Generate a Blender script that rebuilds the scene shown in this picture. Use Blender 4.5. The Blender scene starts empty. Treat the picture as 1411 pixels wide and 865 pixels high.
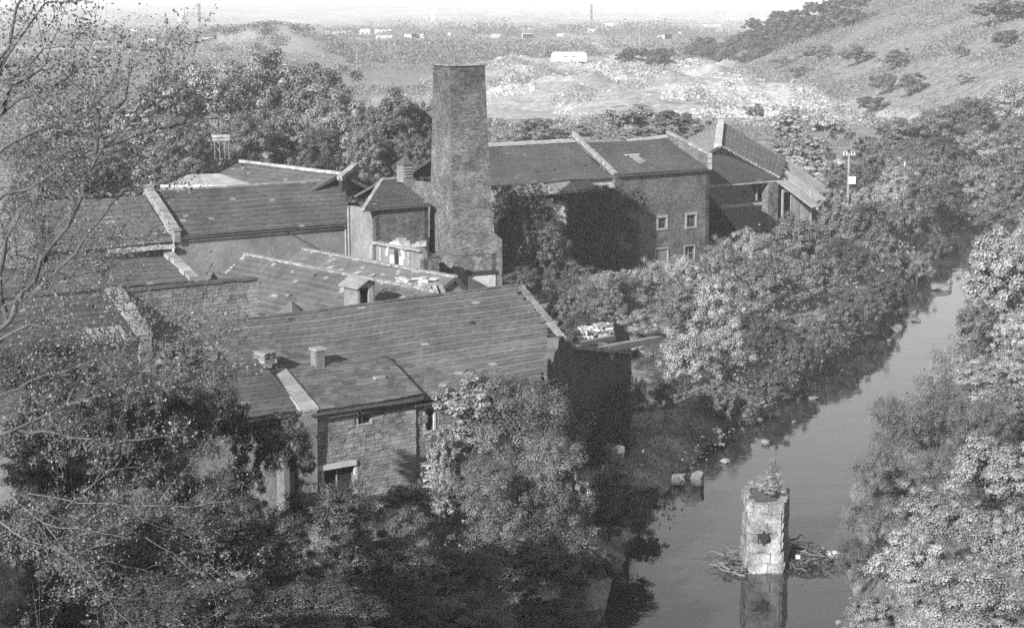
import bpy, math, random
import numpy as np
from mathutils import Vector, Matrix
random.seed(7); rng = np.random.default_rng(11)
S = bpy.context.scene
R = math.radians

# ------------------------------------------------------------------ camera, world, sun, exposure
F = 2600.0; CX, CY = 705.5, 432.5; PITCH = math.atan(414.0/F); CAMZ = 27.0
cd = bpy.data.cameras.new('camera'); cam = bpy.data.objects.new('camera', cd); S.collection.objects.link(cam)
cam.location = (0, 0, CAMZ); cam.rotation_euler = (math.pi/2-PITCH, 0, 0)
cd.sensor_width = 36.0; cd.lens = 36.0*F/1411.0; cd.clip_start = 0.5; cd.clip_end = 30000
S.camera = cam
SUN_AZ, SUN_EL = R(28.5), R(24.5)         # light travels towards azimuth 24 deg right of +Y
LDIR = Vector((math.sin(SUN_AZ)*math.cos(SUN_EL), math.cos(SUN_AZ)*math.cos(SUN_EL), -math.sin(SUN_EL)))
w = bpy.data.worlds.new('World'); S.world = w; w.use_nodes = True
nt = w.node_tree; bg = nt.nodes['Background']
sky = nt.nodes.new('ShaderNodeTexSky'); sky.sky_type = 'NISHITA'; sky.sun_disc = False
sky.sun_elevation = SUN_EL; sky.sun_rotation = math.pi+SUN_AZ
sky.air_density = 2.0; sky.dust_density = 0.6
bw = nt.nodes.new('ShaderNodeRGBToBW'); nt.links.new(sky.outputs[0], bw.inputs[0]); nt.links.new(bw.outputs[0], bg.inputs[0])
bg.inputs[1].default_value = 0.085
sl = bpy.data.lights.new('sun', 'SUN'); sl.energy = 5.0; sl.angle = R(0.5); sl.color = (1, 1, 1)
so = bpy.data.objects.new('sun', sl); S.collection.objects.link(so); so.rotation_euler = LDIR.to_track_quat('-Z', 'Y').to_euler()
S.view_settings.view_transform = 'Standard'; S.view_settings.look = 'None'
S.view_settings.exposure = 0.76; S.view_settings.gamma = 1
S.render.engine = 'CYCLES'
cy = S.cycles; cy.max_bounces = 5; cy.diffuse_bounces = 2; cy.glossy_bounces = 2; cy.transmission_bounces = 3
cy.transparent_max_bounces = 4; cy.volume_bounces = 0; cy.use_denoising = False; cy.use_adaptive_sampling = True
try: cy.denoiser = 'OPENIMAGEDENOISE'
except Exception: pass

# ------------------------------------------------------------------ measuring helpers
CAMP = Vector((0, 0, CAMZ)); FW = Vector((0, math.cos(PITCH), -math.sin(PITCH))); UP = Vector((0, math.sin(PITCH), math.cos(PITCH)))
def ray(px, py): return FW + Vector((1, 0, 0))*((px-CX)/F) - UP*((py-CY)/F)
def hz(px, py, z):
    r = ray(px, py); return CAMP + r*((z-CAMZ)/r.z)
def hy(px, py, Y):
    r = ray(px, py); return CAMP + r*(Y/r.y)
def col(P, d, px):
    """t so that P+t*d stands in picture column px"""
    k = (px-CX)/F; q = P-CAMP
    return (k*q.dot(FW)-q.x)/(d.x-k*d.dot(FW))
def zat(P, py):
    k = (py-CY)/F          # -up/fw = k
    y = P.y; s, c = math.sin(PITCH), math.cos(PITCH)
    # -(y s + h c) = k (y c - h s)
    h = -(k*y*c + y*s)/(c - k*s)
    return CAMZ + h
UA = R(52)
U = Vector((math.sin(UA), math.cos(UA), 0)); V = Vector((-math.cos(UA), math.sin(UA), 0)); Z = Vector((0, 0, 1))

# ------------------------------------------------------------------ noise and terrain
_lat = rng.random((256, 256))
def vnoise(x, y):
    x = np.asarray(x, float); y = np.asarray(y, float)
    xi = np.floor(x).astype(int); yi = np.floor(y).astype(int); fx = x-xi; fy = y-yi
    fx = fx*fx*(3-2*fx); fy = fy*fy*(3-2*fy)
    a = _lat[xi & 255, yi & 255]; b = _lat[(xi+1) & 255, yi & 255]; c = _lat[xi & 255, (yi+1) & 255]; d = _lat[(xi+1) & 255, (yi+1) & 255]
    return (a*(1-fx)+b*fx)*(1-fy)+(c*(1-fx)+d*fx)*fy
def fbm(x, y, o=3):
    s = 0; a = 0.5; t = 0
    for i in range(o):
        s = s+a*vnoise(x*2**i+17*i, y*2**i+31*i); t += a; a *= .5
    return s/t
def sst(a, b, x):
    t = np.clip((x-a)/(b-a), 0, 1); return t*t*(3-2*t)
RY = [-200, -60, 0, 60, 81, 94, 110, 120, 145, 155, 168, 195, 226, 262, 300, 360, 460]
RX = [-14, -4, 2, 6.5, 9.5, 11.9, 15.8, 19.8, 29.5, 33.6, 38.2, 46.5, 55.2, 70, 96, 150, 260]
RW = [5, 5, 5, 5, 4.6, 5.0, 4.0, 3.8, 3.4, 3.2, 3.0, 3.2, 3.4, 4, 4.5, 4.5, 4.5]
FY = [0, 230, 300, 420, 520, 700, 900, 1100, 1500, 8000]
FX = [400, 120, 86, 84, 84, 88, 100, 150, 600, 6000]
def ground(x, y):
    x = np.asarray(x, float); y = np.asarray(y, float)
    xr = np.interp(y, RY, RX); hw = np.interp(y, RY, RW)*np.where(y > 330, 0, 1)
    d = np.abs(x-xr) + 1.6*(vnoise(x*.35, y*.35)-.5)
    z = 3.3 + 2.5*sst(300, 900, y) + .5*(fbm(x*.05, y*.05)-.5)
    z = z - 2.0*(1-sst(24, 40, xr-x))*sst(92, 112, y)*(1-sst(205, 240, y))*(x < xr)
    z = z + 3.5*sst(60, 200, x-xr)*sst(120, 200, y)
    z = z - (z+1.4)*(1-sst(-1.0, 4.5, d-hw))*(1-sst(300, 380, y))
    left = sst(7, 30, xr-x)*(1-sst(38, 76, y))*12.5
    right = sst(7, 24, x-xr)*(1-sst(36, 74, y))*9
    z = z+left+right + 10*sst(24, 55, xr-x)*(1-sst(50, 74, y))
    # far right hillside
    xf = np.interp(y, FY, FX); h = np.clip(x-xf, 0, None)
    z = z + (0.55*h/(1+h/220.0))*sst(200, 330, y)*(1-sst(1000, 1500, y)) + 1.5*(fbm(x*.04, y*.04)-.5)*sst(5, 40, h)
    # spoil mound, tip
    z = z + 11*np.exp(-(((x+112)/34)**2+((y-830)/40)**2)) + 9*np.exp(-(((x+92)/22)**2+((y-800)/40)**2)) + 6*np.exp(-(((x+150)/40)**2+((y-820)/60)**2))
    tip = sst(430, 500, y)*(1-sst(780, 860, y))*sst(-30, 0, x)*(1-sst(76, 90, x))
    z = z + tip*(7.5*(fbm(x*.045, y*.022, 4)-.45)*2 + 1.6)
    fy = sst(900, 1500, y)
    z = z + fy*(26*(fbm(x*.0017+3, y*.0016+1, 3)-.5)) + sst(3600, 5600, y)*(16+34*fbm(x*.0009+9, y*.0004, 3))
    return z
def gz(x, y): return float(ground(x, y))

def gp(px, py):
    r = ray(px, py); D = 150.0
    while D < 6000:
        p = CAMP+r*(D/r.y)
        if p.z <= gz(p.x, p.y): return p
        D *= 1.01
    return p
# ------------------------------------------------------------------ materials
def newmat(name):
    m = bpy.data.materials.new(name); m.use_nodes = True
    b = m.node_tree.nodes['Principled BSDF']; b.inputs['Roughness'].default_value = .9
    b.inputs['Specular IOR Level'].default_value = .2
    return m, m.node_tree, b
def N(t, ty, **kw):
    n = t.nodes.new(ty)
    for k, v in kw.items():
        if k.startswith('i_'): n.inputs[k[2:].replace('_', ' ')].default_value = v
        else: setattr(n, k, v)
    return n
def mth(t, op, a, b=None):
    n = t.nodes.new('ShaderNodeMath'); n.operation = op
    for i, q in enumerate((a, b)):
        if q is None: continue
        if isinstance(q, (int, float)): n.inputs[i].default_value = q
        else: t.links.new(q, n.inputs[i])
    return n.outputs[0]
def noise(t, scale, detail=4, rough=.6, vec=None):
    n = N(t, 'ShaderNodeTexNoise'); n.inputs['Scale'].default_value = scale; n.inputs['Detail'].default_value = detail; n.inputs['Roughness'].default_value = rough
    if vec is not None: t.links.new(vec, n.inputs['Vector'])
    return n.outputs[0]
def maprange(t, v, a, b, c, d):
    n = N(t, 'ShaderNodeMapRange'); t.links.new(v, n.inputs[0])
    for i, q in zip((1, 2, 3, 4), (a, b, c, d)): n.inputs[i].default_value = q
    return n.outputs[0]
def obj_co(t): return N(t, 'ShaderNodeNewGeometry').outputs['Position']
def bump(t, b, h, dist, strength=.8):
    n = N(t, 'ShaderNodeBump'); n.inputs['Distance'].default_value = dist; n.inputs['Strength'].default_value = strength
    t.links.new(h, n.inputs['Height']); t.links.new(n.outputs[0], b.inputs['Normal'])
def tone_of(t, amt_attr=1.0, amt_obj=1.0):
    a = N(t, 'ShaderNodeAttribute', attribute_name='tone').outputs['Fac']
    o = N(t, 'ShaderNodeObjectInfo').outputs['Random']
    return a, o
def mat_masonry(name, base, var=.35, nscale=1.2, fine=9, bmp=.02, spread=0.0, rough=.95):
    """stone, slate, timber: base grey, noise at two sizes, a tone per piece"""
    m, t, b = newmat(name); p = obj_co(t)
    v = maprange(t, noise(t, nscale, 5, .65, p), .3, .7, 1-var, 1+var)
    v2 = maprange(t, noise(t, fine, 4, .7, p), .3, .7, 1-var*.8, 1+var*.8)
    c = mth(t, 'MULTIPLY', mth(t, 'MULTIPLY', v, v2), base)
    a, o = tone_of(t)
    if spread:
        k = mth(t, 'ADD', mth(t, 'MULTIPLY', mth(t, 'ADD', a, o), spread), 1-spread*.9)
        c = mth(t, 'MULTIPLY', c, k)
    t.links.new(c, b.inputs['Base Color']); b.inputs['Roughness'].default_value = rough
    bump(t, b, noise(t, fine*1.5, 4, .7, p), bmp)
    return m
def mat_brick(name, base, mortar, var=.4, light=.0, scale=1.0):
    m, t, b = newmat(name); p = obj_co(t)
    uv = N(t, 'ShaderNodeUVMap').outputs[0]
    br = N(t, 'ShaderNodeTexBrick'); t.links.new(uv, br.inputs['Vector'])
    br.inputs['Scale'].default_value = 1; br.inputs['Brick Width'].default_value = .24*scale; br.inputs['Row Height'].default_value = .085*scale
    br.inputs['Mortar Size'].default_value = .012*scale; br.inputs['Bias'].default_value = -.1
    br.inputs['Color1'].default_value = (base*.55,)*3+(1,); br.inputs['Color2'].default_value = (base*1.7,)*3+(1,); br.inputs['Mortar'].default_value = (mortar,)*3+(1,)
    bwn = N(t, 'ShaderNodeRGBToBW'); t.links.new(br.outputs['Color'], bwn.inputs[0])
    v = maprange(t, noise(t, .55, 6, .7, p), .32, .68, 1-var, 1+var)
    v2 = maprange(t, noise(t, 5, 5, .75, p), .35, .65, 1-var*.7, 1+var*.7)
    c = mth(t, 'MULTIPLY', mth(t, 'MULTIPLY', bwn.outputs[0], v), v2)
    if light:   # worn lighter patches of lime and lost faces
        k = maprange(t, noise(t, .9, 7, .8, p), .54, .72, 0, light)
        c = mth(t, 'ADD', c, mth(t, 'MULTIPLY', k, v2))
    t.links.new(c, b.inputs['Base Color'])
    h = mth(t, 'ADD', mth(t, 'MULTIPLY', bwn.outputs[0], 1.5), noise(t, 14, 3, .7, p))
    bump(t, b, h, .02)
    return m
def soot_top(m, z0, z1, k):
    t = m.node_tree; b = t.nodes['Principled BSDF']; l = b.inputs['Base Color'].links[0].from_socket
    sp = N(t, 'ShaderNodeSeparateXYZ'); t.links.new(obj_co(t), sp.inputs[0])
    z = mth(t, 'ADD', sp.outputs[2], mth(t, 'MULTIPLY', noise(t, .5, 5, .7, obj_co(t)), 3.0))
    t.links.new(mth(t, 'MULTIPLY', l, maprange(t, z, z0+1.5, z1+1.5, 1, k)), b.inputs['Base Color'])
def mat_leaf(name, base, spread=.5, trans=.25, gloss=.35):
    m, t, b = newmat(name)
    a = N(t, 'ShaderNodeAttribute', attribute_name='tone').outputs['Fac']
    o = N(t, 'ShaderNodeObjectInfo').outputs['Random']
    k = mth(t, 'ADD', mth(t, 'MULTIPLY', a, spread*1.6), 1-spread*.8)
    k = mth(t, 'MULTIPLY', k, mth(t, 'ADD', mth(t, 'MULTIPLY', o, .45), .78))
    c = mth(t, 'MULTIPLY', k, base)
    t.links.new(c, b.inputs['Base Color']); b.inputs['Roughness'].default_value = .55
    b.inputs['Specular IOR Level'].default_value = gloss
    tr = N(t, 'ShaderNodeBsdfTranslucent'); t.links.new(c, tr.inputs[0])
    mx = N(t, 'ShaderNodeMixShader'); mx.inputs[0].default_value = trans
    out = t.nodes['Material Output']
    t.links.new(b.outputs[0], mx.inputs[1]); t.links.new(tr.outputs[0], mx.inputs[2]); t.links.new(mx.outputs[0], out.inputs[0])
    return m
M = {}
M['slate'] = mat_masonry('slate', .108, .25, .35, 7, .02, .60)
M['slate_dark'] = mat_masonry('slate_dark', .085, .28, .5, 7, .015, .30)
M['slate_mill'] = mat_masonry('slate_mill', .075, .3, .3, 6, .02, .45)
M['slate_sunlit'] = mat_masonry('slate_sunlit', .20, .2, .3, 6, .02, .3)  # paler copy of the slate, sunlight painted in for one slope
M['deck'] = mat_masonry('roof_timber', .08, .3, 2, 8)
M['rubble'] = mat_masonry('rubble_stone', .20, .35, 1.0, 12, .03, .55)
M['mortar'] = mat_masonry('lime_mortar', .12, .35, 1.0, 10, .02)
M['coping'] = mat_masonry('coping_stone', .27, .3, 1.5, 10, .02, .25)
M['white_stone'] = mat_masonry('pale_stone', .42, .2, 1.5, 8, .02, .2)
M['render'] = mat_masonry('old_render', .20, .35, .5, 6, .02)
M['whitewash'] = mat_masonry('flaking_whitewash', .42, .28, .9, 5, .02)
M['dark_wall'] = mat_masonry('dark_masonry', .085, .4, .8, 8, .03, .3)  # dark grey masonry of the ruined wall
M['dark'] = mat_masonry('dark_and_shade', .03, .3, 2, 8)  # near-black for dark parts, and for shade painted into shed and openings
M['timber'] = mat_masonry('weathered_timber', .26, .3, 1.0, 14, .01, .4)
M['iron'] = mat_masonry('rusty_iron', .09, .3, 3, 12)
M['brick_chimney'] = mat_brick('chimney_brick', .115, .15, .45, .17, 1.3)
soot_top(M['brick_chimney'], 15.0, 22.5, .55)
M['brick_mill'] = mat_brick('mill_brick', .10, .11, .4, .12)
M['brick_dark'] = mat_brick('old_dark_brick', .11, .12, .4, .10)
M['sheet'] = mat_masonry('asbestos_sheet', .36, .2, .4, 6, .01, .2)
M['sheet_grey'] = mat_masonry('rusty_sheet', .22, .3, .8, 6, .01, .4)
M['pier_stone'] = mat_masonry('pier_stone', .26, .6, 1.6, 7, .05, .35)
M['white'] = mat_masonry('white_paint', .62, .1, 1, 8)
M['rock'] = mat_masonry('river_rock', .20, .25, 1.2, 8, .04, .3)
M['bark'] = mat_masonry('bark', .10, .35, 2, 14, .02)
M['bark_pale'] = mat_masonry('pale_bark', .14, .35, 2, 14, .02)
M['twig_pale'] = mat_masonry('bleached_twigs', .17, .3, 2, 14, .01)
M['leaf'] = mat_leaf('leaf_mid', .15, .9, .12)
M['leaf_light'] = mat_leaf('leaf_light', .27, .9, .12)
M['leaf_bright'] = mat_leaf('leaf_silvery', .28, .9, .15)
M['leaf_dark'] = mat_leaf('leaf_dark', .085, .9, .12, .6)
M['leaf_fore'] = mat_leaf('leaf_glossy', .12, .8, .15, .8)
M['ivy'] = mat_leaf('ivy_leaf', .05, .7, .1, .4)
M['grass_leaf'] = mat_leaf('dry_grass', .20, .4)
M['far_build'] = mat_masonry('far_walls', .34, .3, .02, .3)

def mat_ground():
    m, t, b = newmat('grass_and_spoil'); p = obj_co(t)
    pale = N(t, 'ShaderNodeAttribute', attribute_name='pale').outputs['Fac']
    n1 = noise(t, .06, 6, .7, p)
    bro = N(t, 'ShaderNodeAttribute', attribute_name='broad').outputs['Fac']; nb = noise(t, .012, 4, .6, p); nf = noise(t, .5, 6, .75, p)
    n2 = mth(t, 'ADD', mth(t, 'MULTIPLY', nf, mth(t, 'SUBTRACT', 1, bro)), mth(t, 'MULTIPLY', nb, bro)); n3 = noise(t, 2.2, 4, .7, p)
    grass = maprange(t, n2, .35, .68, .10, .38)
    dirt = maprange(t, mth(t, 'ADD', mth(t, 'MULTIPLY', n2, .6), mth(t, 'MULTIPLY', noise(t, .12, 6, .8, p), .4)), .36, .64, .14, .60)
    k = mth(t, 'ADD', pale, mth(t, 'MULTIPLY', mth(t, 'SUBTRACT', n1, .5), 1.6)); 
    kk = maprange(t, k, .25, .75, 0, 1)
    mx = N(t, 'ShaderNodeMix'); mx.data_type = 'FLOAT'
    t.links.new(kk, mx.inputs[0]); t.links.new(grass, mx.inputs[2]); t.links.new(dirt, mx.inputs[3])
    c = mth(t, 'MULTIPLY', mx.outputs[0], maprange(t, n3, .3, .7, .7, 1.3))
    t.links.new(c, b.inputs['Base Color']); b.inputs['Roughness'].default_value = 1
    bump(t, b, n2, .5, .7)
    return m
M['ground'] = mat_ground()
def mat_water():
    m, t, b = newmat('river_water'); p = obj_co(t)
    b.inputs['Base Color'].default_value = (.035, .035, .035, 1); b.inputs['Roughness'].default_value = .015
    b.inputs['IOR'].default_value = 1.38; b.inputs['Specular IOR Level'].default_value = .5
    mp = N(t, 'ShaderNodeMapping'); t.links.new(p, mp.inputs[0]); mp.inputs['Scale'].default_value = (1.0, 1.6, 1)
    n1 = noise(t, 1.1, 3, .55, mp.outputs[0]); n2 = noise(t, .25, 3, .5, mp.outputs[0])
    amp = maprange(t, n2, .45, .6, .12, 1.0)
    bump(t, b, mth(t, 'MULTIPLY', n1, amp), .035, .24)
    return m
M['water'] = mat_water()

# ------------------------------------------------------------------ object helpers
LINK = S.collection.objects.link
def tag(o, label=None, cat=None, group=None, kind=None):
    if label: o['label'] = label
    if cat: o['category'] = cat
    if group: o['group'] = group
    if kind: o['kind'] = kind
    return o
def thing(name, loc, label, cat, group=None, rz=0):
    o = bpy.data.objects.new(name, None); LINK(o); o.location = loc; o.rotation_euler = (0, 0, rz)
    o.empty_display_size = .3
    return tag(o, label, cat, group)
def link(name, me, parent=None, loc=None, mat=None, keep_world=True):
    o = bpy.data.objects.new(name, me); LINK(o)
    if loc is not None: o.location = loc
    if mat is not None: o.matrix_basis = mat
    if parent is not None:
        o.parent = parent
        if keep_world: o.matrix_parent_inverse = pinv(parent)
    return o
def pinv(p):
    m = Matrix.LocRotScale(p.location, p.rotation_euler, p.scale)
    return m.inverted()
class MB:
    def __init__(s): s.v = []; s.f = []; s.t = []
    def poly(s, pts, tone=.5):
        i = len(s.v); s.v += [tuple(p) for p in pts]; s.f.append(tuple(range(i, i+len(pts)))); s.t.append(tone)
    def hexa(s, b, t, tone=.5):
        """b,t: 4 bottom and 4 top points, counter-clockwise from above"""
        i = len(s.v); s.v += [tuple(p) for p in b]+[tuple(p) for p in t]
        for f in ((0, 3, 2, 1), (4, 5, 6, 7), (0, 1, 5, 4), (1, 2, 6, 5), (2, 3, 7, 6), (3, 0, 4, 7)):
            s.f.append(tuple(i+k for k in f)); s.t.append(tone)
    def box(s, c, a, b, h, tone=.5):
        """box centred in plan on c (bottom), half-vectors a, b, height h along z (or Vector)"""
        hv = h if isinstance(h, Vector) else Z*h
        q = [c-a-b, c+a-b, c+a+b, c-a+b]
        s.hexa(q, [p+hv for p in q], tone)
    def beam(s, P, Q, w, h, tone=.5):
        d = (Q-P).normalized(); side = d.cross(Z)
        if side.length < .01: side = Vector((1, 0, 0))
        side = side.normalized()*w/2; up = side.cross(d).normalized()*h/2
        if up.z < 0: up = -up
        s.hexa([P-side-up, P+side-up, Q+side-up, Q-side-up], [P-side+up, P+side+up, Q+side+up, Q-side+up], tone)
    def tube(s, pts, rad, n=5, tone=.5):
        i0 = len(s.v); m = len(pts)
        for k, p in enumerate(pts):
            d = (pts[min(k+1, m-1)]-pts[max(k-1, 0)]).normalized()
            a = d.cross(Vector((.3, .5, .8))).normalized(); b = d.cross(a)
            for j in range(n):
                an = 2*math.pi*j/n; s.v.append(tuple(p+(a*math.cos(an)+b*math.sin(an))*rad[k]))
        for k in range(m-1):
            for j in range(n):
                j2 = (j+1) % n
                s.f.append((i0+k*n+j, i0+k*n+j2, i0+(k+1)*n+j2, i0+(k+1)*n+j)); s.t.append(tone)
        s.f.append(tuple(i0+(m-1)*n+j for j in range(n))); s.t.append(tone)
    def mesh(s, name, mat, smooth=False, uv=True):
        me = bpy.data.meshes.new(name); me.from_pydata(s.v, [], s.f); me.materials.append(mat)
        nl = len(me.loops); vs = np.array(s.v, float)
        at = me.attributes.new('tone', 'FLOAT', 'FACE'); at.data.foreach_set('value', np.array(s.t, np.float32))
        if uv:
            me.update()
            nr = np.zeros(len(me.polygons)*3); me.polygons.foreach_get('normal', nr); nr = nr.reshape(-1, 3)
            tot = np.zeros(len(me.polygons), int); me.polygons.foreach_get('loop_total', tot)
            li = np.zeros(nl, int); me.loops.foreach_get('vertex_index', li)
            nn = np.repeat(nr, tot, axis=0); p = vs[li]
            ux, uy = -nn[:, 1], nn[:, 0]; l = np.hypot(ux, uy)+1e-9; flat = np.abs(nn[:, 2]) > .8
            a = np.where(flat, p[:, 0], (p[:, 0]*ux+p[:, 1]*uy)/l); b = np.where(flat, p[:, 1], p[:, 2])
            u = me.uv_layers.new(name='uv'); u.data.foreach_set('uv', np.stack([a, b], 1).ravel().astype(np.float32))
        if smooth: me.shade_smooth()
        return me
    def build(s, name, mat, parent=None, smooth=False):
        return link(name, s.mesh(name, mat, smooth), parent)

# unit pieces shared by all stones, slates, planks
def unit_stone(k):
    r = random.Random(k); b = MB(); q = []
    for z in (-.5, .5):
        for x, y in ((-.5, -.5), (.5, -.5), (.5, .5), (-.5, .5)):
            j = lambda a: a+r.uniform(-.06, .06)
            q.append(Vector((j(x), y if y > 0 else y+r.uniform(-.25, .1), j(z)*1.0)))
    b.hexa(q[:4], q[4:]); return b
STONES = {}
def stone_mesh(matkey, k):
    key = (matkey, k)
    if key not in STONES: STONES[key] = unit_stone(k).mesh('stone', M[matkey])
    return STONES[key]
def axes_matrix(ex, ey, ez, o):
    return Matrix(((ex.x, ey.x, ez.x, o.x), (ex.y, ey.y, ez.y, o.y), (ex.z, ey.z, ez.z, o.z), (0, 0, 0, 1)))

def wall(P, d, L, z0, z1, th, mat, parent, holes=(), name='wall', zr=None):
    """upright wall from P along d; inward direction is left-of-d rotated; holes = (a0,a1,z0,z1). zr: height at far end"""
    n = Vector((-d.y, d.x, 0)); xs = sorted({0, L, *[h[0] for h in holes], *[h[1] for h in holes]})
    b = MB()
    for a0, a1 in zip(xs[:-1], xs[1:]):
        cuts = sorted([h for h in holes if h[0] <= a0+1e-6 and h[1] >= a1-1e-6], key=lambda h: h[2])
        z = z0; segs = []
        for h in cuts: segs.append((z, h[2])); z = h[3]
        segs.append((z, z1))
        for s0, s1 in segs:
            if s1-s0 < .01: continue
            A = Vector((P.x, P.y, 0))+d*a0; B = Vector((P.x, P.y, 0))+d*a1
            t0 = t1 = s1
            if s1 == z1 and zr is not None: t0 = z1+(zr-z1)*a0/L; t1 = z1+(zr-z1)*a1/L
            b.hexa([A+Z*s0, B+Z*s0, B+n*th+Z*s0, A+n*th+Z*s0], [A+Z*t0, B+Z*t1, B+n*th+Z*t1, A+n*th+Z*t0])
    return b.build(name, M[mat], parent)
def masonry(P, d, L, z0, z1, parent, matkey='rubble', sl=.42, sh=.19, holes=(), limit=300, proud=.05, zr=None):
    """coursed rubble: stones as objects up to limit (nearest the camera first), the rest joined"""
    n = Vector((d.y, -d.x, 0)); r = random.Random(int(P.x*10)+5); items = []
    z = z0
    while z < z1-.03:
        h = min(sh*r.uniform(.75, 1.3), z1-z); a = 0
        while a < L-.02:
            l = min(sl*r.uniform(.55, 1.5), L-a)
            if L-a-l < .12: l = L-a
            c = a+l/2; zz = z+h/2; top = z1 if zr is None else z1+(zr-z1)*c/L
            if not any(q[0]-.02 < c < q[1]+.02 and q[2]-.02 < zz < q[3]+.02 for q in holes) and zz+h*.4 < top:
                items.append((Vector((P.x, P.y, 0))+d*c+n*(proud*.5*r.uniform(.2, 1.3)-.03)+Z*zz, l*.95, h*.88, r.randrange(6), r.random()))
            a += l
        z += h
    items.sort(key=lambda i: (i[0]-CAMP).length)
    for c, l, h, k, tn in items[:limit]:
        o = link('stone', stone_mesh(matkey, k), parent, mat=axes_matrix(d*l, -n*.16, Z*h, c))
    if len(items) > limit:
        b = MB()
        for c, l, h, k, tn in items[limit:]:
            b.box(c-Z*h/2, d*l/2, n*.08, h, tn)
        tag(b.build('far_stones', M[matkey], parent), kind='stuff')

_slate = {}
def slate_mesh(mk):
    if mk not in _slate:
        b = MB(); q = [Vector((-.5, 0, 0)), Vector((.5, 0, 0)), Vector((.5, 1, -.35)), Vector((-.5, 1, -.35))]
        b.hexa([p-Z*.5 for p in q], [p+Z*.5 for p in q]); _slate[mk] = b.mesh('slate', M[mk])
    return _slate[mk]
def roof(A, B, C, D, parent, matkey='slate', sw=.42, ex=.28, limit=0, miss=.0, cut=None, name='roof', patch=.012, thick=.12):
    """slated slope: A-B eave (left to right seen from outside), D-C ridge. cut(p)->True leaves a slate out"""
    nrm = (B-A).cross(D-A).normalized()
    b = MB()
    if cut is None:
        b.hexa([p-nrm*thick for p in (A, B, C, D)], [p for p in (A, B, C, D)])
    else:
        # solid deck, then separate boards where the broken edge shows its battens
        s_ = .5; b.hexa([p-nrm*thick for p in (A, A.lerp(B, s_), D.lerp(C, s_), D)], [A, A.lerp(B, s_), D.lerp(C, s_), D])
        nb = max(4, int((D-A).length/.35))
        for i in range(nb):
            P0 = A.lerp(B, .5).lerp(D.lerp(C, .5), (i+.15)/nb); P1 = B.lerp(C, (i+.15)/nb); L = (P1-P0).length; s = 0; st = .4
            good = [not cut(P0.lerp(P1, min(1, (k+.5)*st/L)), -.35) for k in range(int(L/st))]
            k = 0
            while k < len(good):
                if good[k]:
                    e = k
                    while e+1 < len(good) and good[e+1]: e += 1
                    b.beam(P0.lerp(P1, k*st/L)-nrm*.06, P0.lerp(P1, min(1, (e+1)*st/L))-nrm*.06, .16 if i % 2 else .30, .05)
                    k = e+1
                else: k += 1
    rf = b.build(name, M['deck'], parent)
    Ls = ((D-A).length+(C-B).length)/2; rows = max(2, round(Ls/ex)); r = random.Random(int(A.x*7+A.y))
    items = []
    ph = r.uniform(0, 50)
    for i in range(rows):
        f0 = i/rows; P0 = A.lerp(D, f0); P1 = B.lerp(C, f0); L = (P1-P0).length; du = (P1-P0)/L
        up = (A.lerp(D, 1)-A).normalized()
        n = max(1, round(L/sw)); rowt = r.random(); off = .5 if i % 2 else 0
        for k in range(n+1):
            a = (k-off)/n; a1 = a+1/n
            a, a1 = max(a, 0), min(a1, 1)
            if a1-a < .15/n: continue
            c = P0.lerp(P1, (a+a1)/2)
            if r.random() < miss or (cut and cut(c, 0)): continue
            lift = .115+r.uniform(-.008, .02)
            sag = .03*math.sin(c.x*.7+ph)+.03*math.sin(c.y*1.1+ph)
            tn = .35*(i % 2)+.25*rowt+.4*r.random()  # alternate rows toned to paint shadow lines between courses, the rest random
            if r.random() < patch: tn = 2.6
            items.append((c+nrm*(lift+sag)+up*r.uniform(-.015, .015)+du*r.uniform(-.01, .01), du, (a1-a)*L*.97, up, r.uniform(-.02, .02), tn))
    items.sort(key=lambda i: (i[0]-CAMP).length)
    mesh = slate_mesh(matkey) if limit else None
    for c, du, l, up, tw, tn in items[:limit]:
        o = link('slate', mesh, rf, mat=axes_matrix(du*l, (up+du*tw)*(ex*1.12), nrm*.05, c))
    b = MB()
    for c, du, l, up, tw, tn in items[limit:]:
        h = du*l/2; e = (up+du*tw)*ex*1.12; q = [c-h, c+h, c+h+e-nrm*.03, c-h+e-nrm*.03]
        i0 = len(b.v); b.v += [tuple(p-nrm*.07) for p in q]+[tuple(p) for p in q]
        for f in ((4, 5, 6, 7), (0, 1, 5, 4), (1, 2, 6, 5), (3, 0, 4, 7)): b.f.append(tuple(i0+j for j in f)); b.t.append(tn)
    if b.v: tag(b.build('slates', M[matkey], rf), kind='stuff')
    return rf
def gable(E0_, Rg, E1_, parent, d, mk='brick_dark', zb_=2.0, name='gable_wall'):
    """triangular end wall under a roof end: eave, ridge, eave points; d = inward direction"""
    b = MB(); k = d*.3; dn_ = Z*.13
    E0_, Rg, E1_ = E0_+d*.05-dn_, Rg+d*.05-dn_, E1_+d*.05-dn_
    m = E0_.lerp(E1_, .5)
    def quad(p, q): b.hexa([at(p, zb_), at(q, zb_), at(q+k, zb_), at(p+k, zb_)], [p, q, q+k, p+k])
    quad(E0_, Rg) if (Rg-E0_).cross(d).z < 0 else quad(Rg, E0_)
    quad(Rg, E1_) if (E1_-Rg).cross(d).z < 0 else quad(E1_, Rg)
    return b.build(name, M[mk], parent)
def course(P, Q, parent, w=.4, h=.18, step=.62, matkey='coping', name='coping_stone', lift=0):
    L = (Q-P).length; n = max(2, round(L/step)); d = (Q-P)/L
    side = d.cross(Z).normalized(); up = side.cross(d).normalized()
    if up.z < 0: up = -up
    for i in range(n):
        c = P+d*(i+.5)*L/n+up*(lift+random.uniform(-.02, .02))
        link(name, stone_mesh(matkey, random.randrange(6)), parent, mat=axes_matrix(d*(L/n*.95), side*w, up*h, c))
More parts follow.
